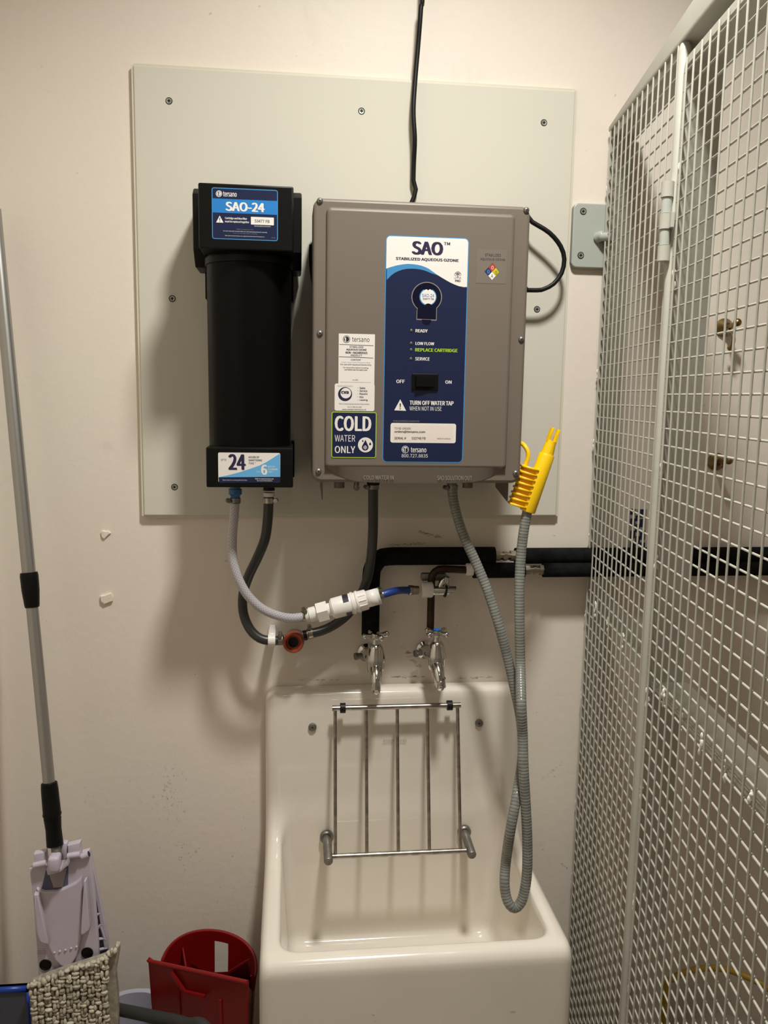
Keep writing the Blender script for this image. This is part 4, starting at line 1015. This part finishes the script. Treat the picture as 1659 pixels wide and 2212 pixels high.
# grey drum with a yellow hose laid over it, and a black crate
dc = at(1592, 2120, -.26); zt_ = .155
t = thing('grey_drum', 'round grey plastic drum on the floor behind the cage door', 'drum', (dc.x, -.26, 0))
MB().lathe([(0, .118), (.008, .125), (zt_-.02, .135), (zt_-.006, .137), (zt_, .130), (zt_, .118), (zt_-.006, .112), (zt_-.006, 0)], (dc.x, -.26, 0), (0, 0, 1), DRUM, 40).build('tub', t)
MB().lathe([(0, .128), (.006, .128), (.014, .10), (.016, 0)], (dc.x, -.26, zt_-.004), (0, 0, 1), DRUM, 36).build('lid', t)
hp = [at(1432, 2200, -.17), at(1437, 2140, -.17), at(1452, 2115, -.165), at(1478, 2101, -.16), at(1509, 2093, -.155), at(1540, 2091, -.15), at(1572, 2095, -.15), at(1603, 2106, -.16), at(1634, 2120, -.18), at(1662, 2137, -.2), at(1715, 2190, -.24)]
hp = [V((hp[0].x+.002, -.17, .012)), V((hp[0].x, -.17, .06))] + hp[1:] + [V((hp[-1].x+.06, -.27, .07)), V((hp[-1].x+.09, -.29, .012))]
t = thing('yellow_hose', 'yellow garden hose arched over the grey drum behind the cage', 'hose', (dc.x, -.16, .01))
MB().tube(path(hp, .01), .0068, YHOSE, 14).build('hose', t)
a = at(1441, 2172, -.30); b = at(1504, 2172, -.30)
t = thing('black_crate', 'low black plastic crate on the floor between cage post and grey drum', 'crate', ((a.x+b.x)/2-.06, -.33, 0))
x0_, x1_ = a.x - .05, min(b.x, dc.x-.141); zc = .16
MB().prism([V((x0_, -.42, .0)), V((x1_, -.42, .0)), V((x1_, -.42, zc)), V((x0_, -.42, zc))], (0, .006, 0), BLACK, bev=.001, seg=1).prism([V((x0_, -.27, .0)), V((x1_, -.27, .0)), V((x1_, -.27, zc)), V((x0_, -.27, zc))], (0, .006, 0), BLACK, bev=.001, seg=1).box((x0_, -.42, 0), (x0_+.005, -.264, zc), BLACK).box((x1_-.005, -.42, 0), (x1_, -.264, zc), BLACK).box((x0_, -.42, .002), (x1_, -.264, .008), BLACK).build('tray', t)
mb = MB()
for y0 in (-.4225, -.2725): mb.box((x0_-.004, y0, zc-.012), (x1_+.0025, y0+.011, zc), BLACK)
for xx in (x0_-.004, x1_-.0055): mb.box((xx, -.4225, zc-.012), (xx+.008, -.2615, zc), BLACK)
mb.build('rim', t)

# ------------------------------------------------------------------ flat mop leaning in the left corner
t = thing('flat_mop', 'flat mop with grey telescopic pole and folded lilac frame in the left corner', 'mop', (-.42, -.24, 0))
p0 = at(122, 1858, -.232); pt = at(-4, 545, -.075); ax = (pt-p0).normalized()
Lp = (pt-p0).length
def PP(px, py):   # point of the pole axis at a given picture height
    best = min(range(401), key=lambda i: abs(proj_y(p0 + ax*(Lp*i/400)) - py)); return p0 + ax*(Lp*best/400)
def proj_y(p):
    d = p - CAM; return CY + FPX*d.dot(DOWN)/d.dot(FWD)
j1, j2, j3 = PP(0, 1237), PP(0, 1312), PP(0, 1712)
top = V(p0 + ax*(Lp*1.07))
MB().tube([j1 - ax*.01, top], .0122, ALU, 20).build('upper_pole', t)
MB().tube([j3 - ax*.01, j1], .0108, ALU, 20).build('lower_pole', t)
LJ = (j1-j2).length
MB().lathe([(0, .0122), (.004, .0132), (LJ*.5, .0156), (LJ-.006, .0161), (LJ, .0150), (LJ, .0124)], j2, ax, BLACK, 24).build('twist_collar', t)
MB().lathe([(0, .0155), (.004, .0168), (.008, .0158), (.05, .0152), (.062, .0142), (.064, .0112)], PP(0, 1764) , ax, BLACK, 24).build('lower_collar', t)
e0 = PP(0, 1766); e1 = PP(0, 1826)
mb = MB(); mb.lathe([(0, .0150), ((e0-e1).length*.6, .0140), ((e0-e1).length, .0155)], e1, ax, BLACK, 20); mb.build('socket', t)
k1 = PP(0, 1815); k2 = at(124, 1852, -.238); MB().tube([k1, k2], .0085, STEELDULL, 14).sph(k2, .0105, STEELDULL, 14, 8).build('pivot_rod', t)
YM = -.225
def MP(px, py, y=YM): return at(px, py, y)
def mpoly(pts, mat, y=YM, th=.006, bev=.0015): return MB().prism([MP(x, y_, y) for x, y_ in pts][::-1], (0, th, 0), mat, bev=bev)
def pin(px, py, s=4.157): return (px/s, 1680 + py/s)
plate = [pin(262, 815), pin(300, 800), pin(420, 790), pin(440, 770), pin(590, 705), pin(610, 715), pin(722, 705), pin(735, 672), pin(800, 655), pin(815, 760), pin(850, 1080), pin(880, 1480), pin(885, 1600), pin(870, 1640), pin(350, 1830), pin(330, 1560), pin(300, 1130)]
plate = [pin(262, 820), pin(312, 800), pin(412, 782), pin(420, 840), pin(600, 780), pin(600, 715), pin(722, 700), pin(735, 670), pin(800, 655), pin(815, 760), pin(850, 1080), pin(880, 1480), pin(886, 1600), pin(872, 1642), pin(350, 1830), pin(330, 1560), pin(300, 1130)]
mpoly(plate, MOPW, YM, .010, .002).build('frame_plate', t)
# back flap hinged behind, hollow with ribs
fl_o = [pin(790, 690), pin(812, 690), pin(972, 1470), pin(968, 1560), pin(955, 1612), pin(820, 1650)]
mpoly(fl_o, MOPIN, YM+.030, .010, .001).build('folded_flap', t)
flp = t
mb = MB()
mb.prism([MP(x, y_, YM+.022) for x, y_ in (pin(798, 690), pin(814, 690), pin(975, 1470), pin(970, 1540), pin(938, 1545))][::-1], (0, .008, 0), MOPW, bev=.001); mb.build('flap_edge', t)
for a_, b_ in (((838, 1150), (862, 1080)), ((850, 1240), (902, 1215)), ((868, 1360), (916, 1310)), ((880, 1450), (945, 1440)), ((886, 1545), (965, 1525)), ((905, 1330), (945, 1450))):
    MB().tube([MP(*pin(*a_), YM+.024), MP(*pin(*b_), YM+.024)], .0028, MOPW, 8).build('flap_rib', t)
mpoly([pin(880, 1610), pin(962, 1580), pin(958, 1640), pin(880, 1690)], MOPW, YM+.02, .008).build('flap_foot', t)
# raised pouch, wings, clips, magnets
pouch = [pin(325, 1000), pin(400, 1025), pin(500, 1022), pin(600, 985), pin(680, 945), pin(735, 895), pin(738, 1100), pin(726, 1440), pin(715, 1500), pin(690, 1600), pin(640, 1690), pin(590, 1712), pin(540, 1690), pin(490, 1640), pin(440, 1540), pin(420, 1480), pin(360, 1200)]
mpoly(pouch, MOPW, YM-.007, .009, .003).build('pouch', t)
well = [pin(372, 1010), pin(410, 830), pin(450, 850), pin(590, 790), pin(612, 800), pin(610, 960), pin(520, 1000), pin(440, 1020)]
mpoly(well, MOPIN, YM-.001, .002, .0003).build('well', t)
mpoly([pin(440, 870), pin(600, 815), pin(560, 985), pin(480, 990)], P('mop_tongue_grey', (.33, .29, .30), .5), YM-.004, .004, .001).build('tongue', t)
mpoly([pin(414, 830), pin(545, 815), pin(608, 735), pin(610, 790), pin(545, 850), pin(425, 880)], MOPW, YM-.026, .02, .002).build('pivot_yoke', t)
mb = MB(); a = MP(*pin(490, 780), YM-.026); mb.rbox((a.x-.010, YM-.036, a.z-.012), (a.x+.010, YM-.010, a.z+.018), .006, MOPW, 3); mb.build('pivot_lug', t)
mb = MB(); a = MP(*pin(572, 640), YM); mb.rbox((a.x-.007, YM-.002, a.z-.022), (a.x+.007, YM+.014, a.z+.012), .004, MOPW, 2); mb.build('pivot_lug', t)
for q in (((300, 690), (408, 668), (420, 770), (302, 800)), ((603, 612), (718, 584), (722, 695), (606, 715))):
    mpoly([pin(*p) for p in q], MOPW, YM-.006, .014, .004).build('hinge_clip', t)
    a, b = MP(*pin((q[2][0]+q[3][0])/2-56, q[3][1]-12), YM-.008), MP(*pin((q[2][0]+q[3][0])/2+56, q[2][1]-8), YM-.008)
    MB().tube([a, b], .0055, MOPW, 12).build('hinge_barrel', t)
MB().tube([MP(*pin(735, 708), YM-.002), MP(*pin(798, 684), YM-.002)], .0062, MOPW, 12).tube([MP(*pin(797, 684.5), YM-.0022), MP(*pin(801, 683), YM-.0022)], .0052, DARK, 12).build('hinge_barrel', t)
for q in ([(303, 1055), (345, 1052), (440, 1490), (432, 1506), (380, 1495), (345, 1470), (325, 1400), (310, 1250)], [(752, 935), (770, 930), (806, 1340), (800, 1370), (760, 1405), (726, 1418), (724, 1380)]):
    mpoly([pin(*p) for p in q], MOPW, YM-.016, .014, .004).build('foot_pedal', t)
for px, py in ((408, 1680), (783, 1572)):
    c = MP(*pin(px, py), YM-.0005); MB().lathe([(0, .0112), (.0012, .0108), (.0010, .0088), (-.0006, .0082), (-.0008, 0)][::1], c, (0, -1, 0), BLACK, 24).build('magnet', t)
for px, py in ((489, 1572), (537, 1560), (588, 1548), (639, 1533), (687, 1519)):
    MB().sph(MP(*pin(px, py), YM-.0075), (.0024, .002, .0024), MOPW, 8, 6).build('dimple', t)
for k in range(4):
    MB().tube([MP(*pin(335, 1545+14*k), YM-.0005), MP(*pin(408, 1543+14*k), YM-.0005)], .0009, MOPW, 6).build('grip_line', t)
# woven pad clipped over the lower edge, hanging to the floor
random.seed(11); YP = -.252
padpts = [(250, 1885), (265, 1860), (560, 1750), (900, 1640), (1000, 1600), (1030, 1530), (1065, 1535), (1060, 1600), (1030, 1790), (1050, 1960), (1055, 2212)]
q = [at(*pin(x, y), YP) for x, y in padpts]
base = q + [V((q[-1].x - .004, YP, .012)), V((q[0].x + .004, YP, .012))]
pad = MB().prism([p + V((0, .006, 0)) for p in base][::-1], (0, .014, 0), PADG, bev=.002).build('mop_pad', t)
mb = MB(); x0_, x1_ = q[0].x + .004, q[-1].x - .004; zt0, zt1 = q[1].z, q[3].z
cell = .0128; nx = int((x1_-x0_)/cell); rows = int((zt1-.02)/cell)+1
for i in range(nx):
    for j in range(rows):
        x = x0_ + cell*(i+.5); z = .02 + cell*(j+.5) + .22*(x-(x0_+x1_)/2)
        if z > zt0 + (zt1-zt0)*(x-x0_)/(x1_-x0_)*1.0 + .004 or z < .014: continue
        if z < .27 and (i*7+j) % 3: continue
        hor = (i+j) % 2
        for k in (-.5, .5):
            cx_ = x + (0 if hor else k*.0062) + random.gauss(0, .0012); cz_ = z + (k*.0062 if hor else 0) + random.gauss(0, .0012)
            big = cell*.58*random.uniform(.85, 1.12)
            mb.sph((cx_, YP + random.uniform(-.003, .001), cz_), (big if hor else .0037, .0050, .0037 if hor else big), random.choice((PADM, PADM, PADM, PADG)), 7, 5)
for i in range(46):     # fluffy selvedge along the top edge and the right corner
    f = i/45; a, b = (q[1], q[3]) if f < .72 else (q[3], q[6]); g = f/.72 if f < .72 else (f-.72)/.28
    p = a.lerp(b, g); mb.sph(p + V((random.gauss(0, .002), random.uniform(-.003, .003), random.gauss(0, .0025))), (random.uniform(.003, .006), .005, random.uniform(.003, .006)), PADM, 7, 5)
stuff(mb.build('pile_tufts', t))

# ------------------------------------------------------------------ buckets in the lower left
def tub(name, parent, cx_, cy_, z0, z1, rx0, ry0, rx1, ry1, th, mat, ex=2.6, n=40, rot=0):
    mb = MB(); vs = []
    def ringv(rx, ry, z):
        o = []
        for i in range(n):
            a = 2*PI*i/n; c, s_ = math.cos(a), math.sin(a)
            x = rx*math.copysign(abs(c)**(2/ex), c); y = ry*math.copysign(abs(s_)**(2/ex), s_)
            o.append(V((cx_ + x*math.cos(rot) - y*math.sin(rot), cy_ + x*math.sin(rot) + y*math.cos(rot), z)))
        return o
    R = [ringv(rx0, ry0, z0), ringv(rx1, ry1, z1-.012), ringv(rx1+.007, ry1+.007, z1-.012), ringv(rx1+.007, ry1+.007, z1), ringv(rx1-th, ry1-th, z1), ringv(rx0-th, ry0-th, z0+th)]
    vs = sum(R, []); fs = []
    for k in range(len(R)-1):
        for i in range(n): fs.append((k*n+i, k*n+(i+1) % n, (k+1)*n+(i+1) % n, (k+1)*n+i))
    fs.append(tuple(range(n))[::-1]); fs.append(tuple((len(R)-1)*n+i for i in range(n)))
    mb.add(vs, fs, mat); return mb.build(name, parent)
# upright blue tray in the corner: bright blue rim, slate inner panel
YB0, YB1 = -.215, -.201
a = at(60, 2134, YB0); zr = a.z; xb0, xb1 = XL+.004, a.x
t = thing('blue_tray', 'bright blue plastic tray with slate inner panel standing upright in the left corner', 'tray', ((xb0+xb1)/2, -.2, 0))
mb = MB(); e = .0065
mb.box((xb0, YB0, 0), (xb0+e*1.4, YB1, zr), BLUEBUCK).box((xb1-e*.5, YB0, 0), (xb1, YB1, zr), BLUEBUCK).box((xb0, YB1-e, 0), (xb1, YB1, zr), BLUEBUCK).box((xb0, YB0, 0), (xb1, YB1, e), BLUEBUCK)
mb.box((xb0, YB0, zr-.009), (xb1, YB1, zr), BLUEBUCK)
mb.build('rim', t)
MB().box((xb0+e*1.4, YB0+.003, .004), (xb1-e*.5, YB0+.0072, zr-.0085), SLATE).build('inner_panel', t)
# lilac grey bucket with the red wringer standing beside it
zb_ = .226
t = thing('mop_bucket', 'small lilac grey bucket on the floor between mop pad and red wringer', 'bucket', (-.328, -.112, 0))
tub('shell', t, -.328, -.112, 0, zb_, .050, .055, .062, .068, .005, BUCKET, 2.4, 44)
MB().prism([V((-.292, -.150, .222)), V((-.270, -.150, .222)), V((-.262, -.150, zb_+.048)), V((-.286, -.150, zb_+.020))], (0, .05, 0), BUCKET, bev=.004).build('handle_lug', t)
# red wringer: straight leaning front wall with a lip, tall arched back wall with a hand hole
t = thing('mop_wringer', 'red plastic mop wringer with arched back and hand hole beside the sink', 'wringer', (-.165, -.28, 0))
FLp, FRp = at(320, 2076, -.225), at(535, 2122.5, -.345)
fd = (FRp-FLp); fd.z = 0; fW = fd.length; fd.normalize(); fn = V((fd.y, -fd.x, 0))     # fn points to the room
if fn.y > 0: fn = -fn
zlip = FLp.z
def FP(u, z, d=0.0): return V((FLp.x, FLp.y, 0)) + fd*(fW*u) + V((0, 0, z)) + fn*d
def slope(u): return zlip + (FRp.z-zlip)*u
# front wall
mb = MB(); n = 16
top = [FP(i/n, slope(i/n) + (.006 if i == 0 else 0)) for i in range(n+1)]; mid = [FP(.02+.96*i/n, .29, -.004) for i in range(n+1)]; low = [FP(.10+.82*i/n, .02, -.025) for i in range(n+1)]
F_ = top + mid + low; B_ = [p - fn*.004 for p in F_]
fs = []
for r_ in range(2):
    for i in range(n): a0_ = r_*(n+1)+i; fs += [(a0_, a0_+1, a0_+n+2, a0_+n+1)]
N_ = len(F_); fs += [tuple(x + N_ for x in f[::-1]) for f in fs]
fs += [(i, N_+i, N_+i+1, i+1) for i in range(n)]
fs += [(r_*(n+1), (r_+1)*(n+1), N_+(r_+1)*(n+1), N_+r_*(n+1)) for r_ in range(2)] + [(r_*(n+1)+n, N_+r_*(n+1)+n, N_+(r_+1)*(n+1)+n, (r_+1)*(n+1)+n) for r_ in range(2)]
mb.add(F_ + B_, fs, RED); mb.build('front_wall', t)
MB().tube([FP(0, slope(0)+.004), FP(.02, slope(.02)), FP(1, slope(1))], .0042, RED, 10).build('front_lip', t)
# relief ribs of the front
for u in (.30, .72):
    MB().prism([FP(u, .05, -.012), FP(u+.03, .05, -.012), FP(u+.03, slope(u)-.045, .002), FP(u, slope(u)-.045, .002)][::-1], fn*-.010, RED, bev=.002).build('front_rib', t)
a, b_ = at(412, 2121, FLp.y-.03), at(443, 2130, FLp.y-.05)
MB().prism([FP(.27, slope(.27)-.006, .0015), FP(.40, slope(.40)-.040, .0015), FP(.60, slope(.6)-.040, .0015), FP(.60, slope(.6)-.046, .0015), FP(.385, slope(.4)-.046, .0015), FP(.25, slope(.25)-.010, .0015)], fn*.006, RED, bev=.0012).build('front_ridge', t)
# back wall: half oval shell, arched top edge, trapezoid hand hole left open
bl, br = at(347, 2082, -.135), at(548, 2072, -.20)
bcx, bcy = (bl.x+br.x)/2, (bl.y+br.y)/2
hw = (V((br.x, br.y, 0))-V((bl.x, bl.y, 0))).length/2; bd = V((br.x-bl.x, br.y-bl.y, 0)).normalized(); bn = V((-bd.y, bd.x, 0))
if bn.y < 0: bn = -bn
dpt = .062
def BPt(u, z): 
    a = PI*(1-u); k = .80 + .20*min(1, z/.36)
    return V((bcx, bcy, 0)) + bd*(hw*math.cos(a)*k) + bn*(dpt*math.sin(a)**.8*k) + V((0, 0, z))
def topz(u): 
    return .346 + .052*math.sin(PI*min(1, max(0, u)))**.7 if 0 < u < 1 else .330
nu, nz = 96, 40; T_ = .0035
def inhole(u, f): return .555 - .0*f < u < .665 - (1-f)*.10*.6 and .78 < f < .955
grid = [[BPt(i/nu, topz(i/nu)*j/nz) for j in range(nz+1)] for i in range(nu+1)]
mb = MB(); vs = []; 
for i in range(nu+1):
    for j in range(nz+1): vs.append(grid[i][j])
for i in range(nu+1):
    for j in range(nz+1):
        q_ = grid[i][j]; c_ = V((bcx, bcy, q_.z)) - bn*.02; d_ = (c_-q_).normalized(); vs.append(q_ + d_*T_)
N_ = (nu+1)*(nz+1); fs = []
cells = set((i, j) for i in range(nu) for j in range(nz) if not (.47 < (i+.5)/nu < .575 and 28 <= j <= 37))
for (i, j) in cells:
    q_ = [i*(nz+1)+j, (i+1)*(nz+1)+j, (i+1)*(nz+1)+j+1, i*(nz+1)+j+1]
    fs.append(q_); fs.append([x+N_ for x in q_[::-1]])
    for (di, dj, e0_, e1_) in ((-1, 0, 3, 0), (1, 0, 1, 2), (0, -1, 0, 1), (0, 1, 2, 3)):
        if (i+di, j+dj) not in cells: fs.append([q_[e1_], q_[e0_], q_[e0_]+N_, q_[e1_]+N_])
mb.add(vs, fs, RED); mb.build('back_wall', t, ang=50)
mb = MB(); mb.tube(path([BPt(i/nu, topz(i/nu)) for i in range(0, nu+1, 2)], .006), .0036, RED, 8); mb.build('back_rim', t)
# side walls joining back to front, inner press plates
for u_b, u_f in ((0.0, .03), (1.0, .97)):
    pa, pb = BPt(u_b, .30), FP(u_f, .30, -.006)
    pa2, pb2 = BPt(u_b, .02), FP(.12 if u_f < .5 else .9, .02, -.03)
    nn = (pb-pa).cross(V((0, 0, 1))).normalized()
    MB().prism([pa2, pb2, pb + V((0, 0, slope(u_f)-.31)), pa + V((0, 0, topz(u_b)-.30))], nn*.0035, RED, bev=.001).build('side_wall', t)
for (ua, za), (ub, zb2), nm in (((.24, .395), (.34, .34), 'press_wing'), ((.80, .365), (.66, .315), 'press_wing')):
    p1_, p2_ = BPt(ua, za-.03) - bn*.006, BPt(ub, zb2) - bn*.05
    mb = MB().prism([p1_, p2_, p2_ - V((0, 0, .12)), p1_ - V((0, 0, .12))], bd*.004, RED, bev=.001); mb.build(nm, t)
pp = [at(412, 2077, -.20), at(441, 2096, -.235), at(441, 2101, -.235), at(412, 2083, -.20)]
MB().prism(pp[::-1], (0, .10, -.10), RED, bev=.0012).build('press_plate', t)
pp = [at(455, 2100, -.235), at(492, 2098, -.235), at(538, 2070, -.225), at(536, 2076, -.225), at(494, 2106, -.235), at(455, 2107, -.235)]
MB().prism(pp[::-1], (0, .06, -.10), RED, bev=.0012).build('press_plate', t)
# dark flexible hose arching up off the floor in front of the wringer
hq = [V((-.405, -.200, .012)), V((-.400, -.203, .16)), at(205, 2172, -.210), at(258, 2181, -.218), at(330, 2196, -.282), at(400, 2212, -.345), at(455, 2245, -.40), V((-.085, -.47, .20)), V((-.07, -.50, .012))]
t = thing('flexible_hose', 'dark grey flexible hose arching between the mop pad and the red wringer', 'hose', (hq[3].x, -.3, 0))
MB().tube(path(hq, .008), .0112, P('dark_foam_grip', (.024, .023, .021), .8, bump=.3, bscale=300), 16).build('hose', t)
MB().lathe([(0, .0138), (.03, .0138), (.034, .0115)], hq[-1] - V((0, 0, .011)), hq[-2]-hq[-1], RUBBER, 18).build('end_cuff', t)
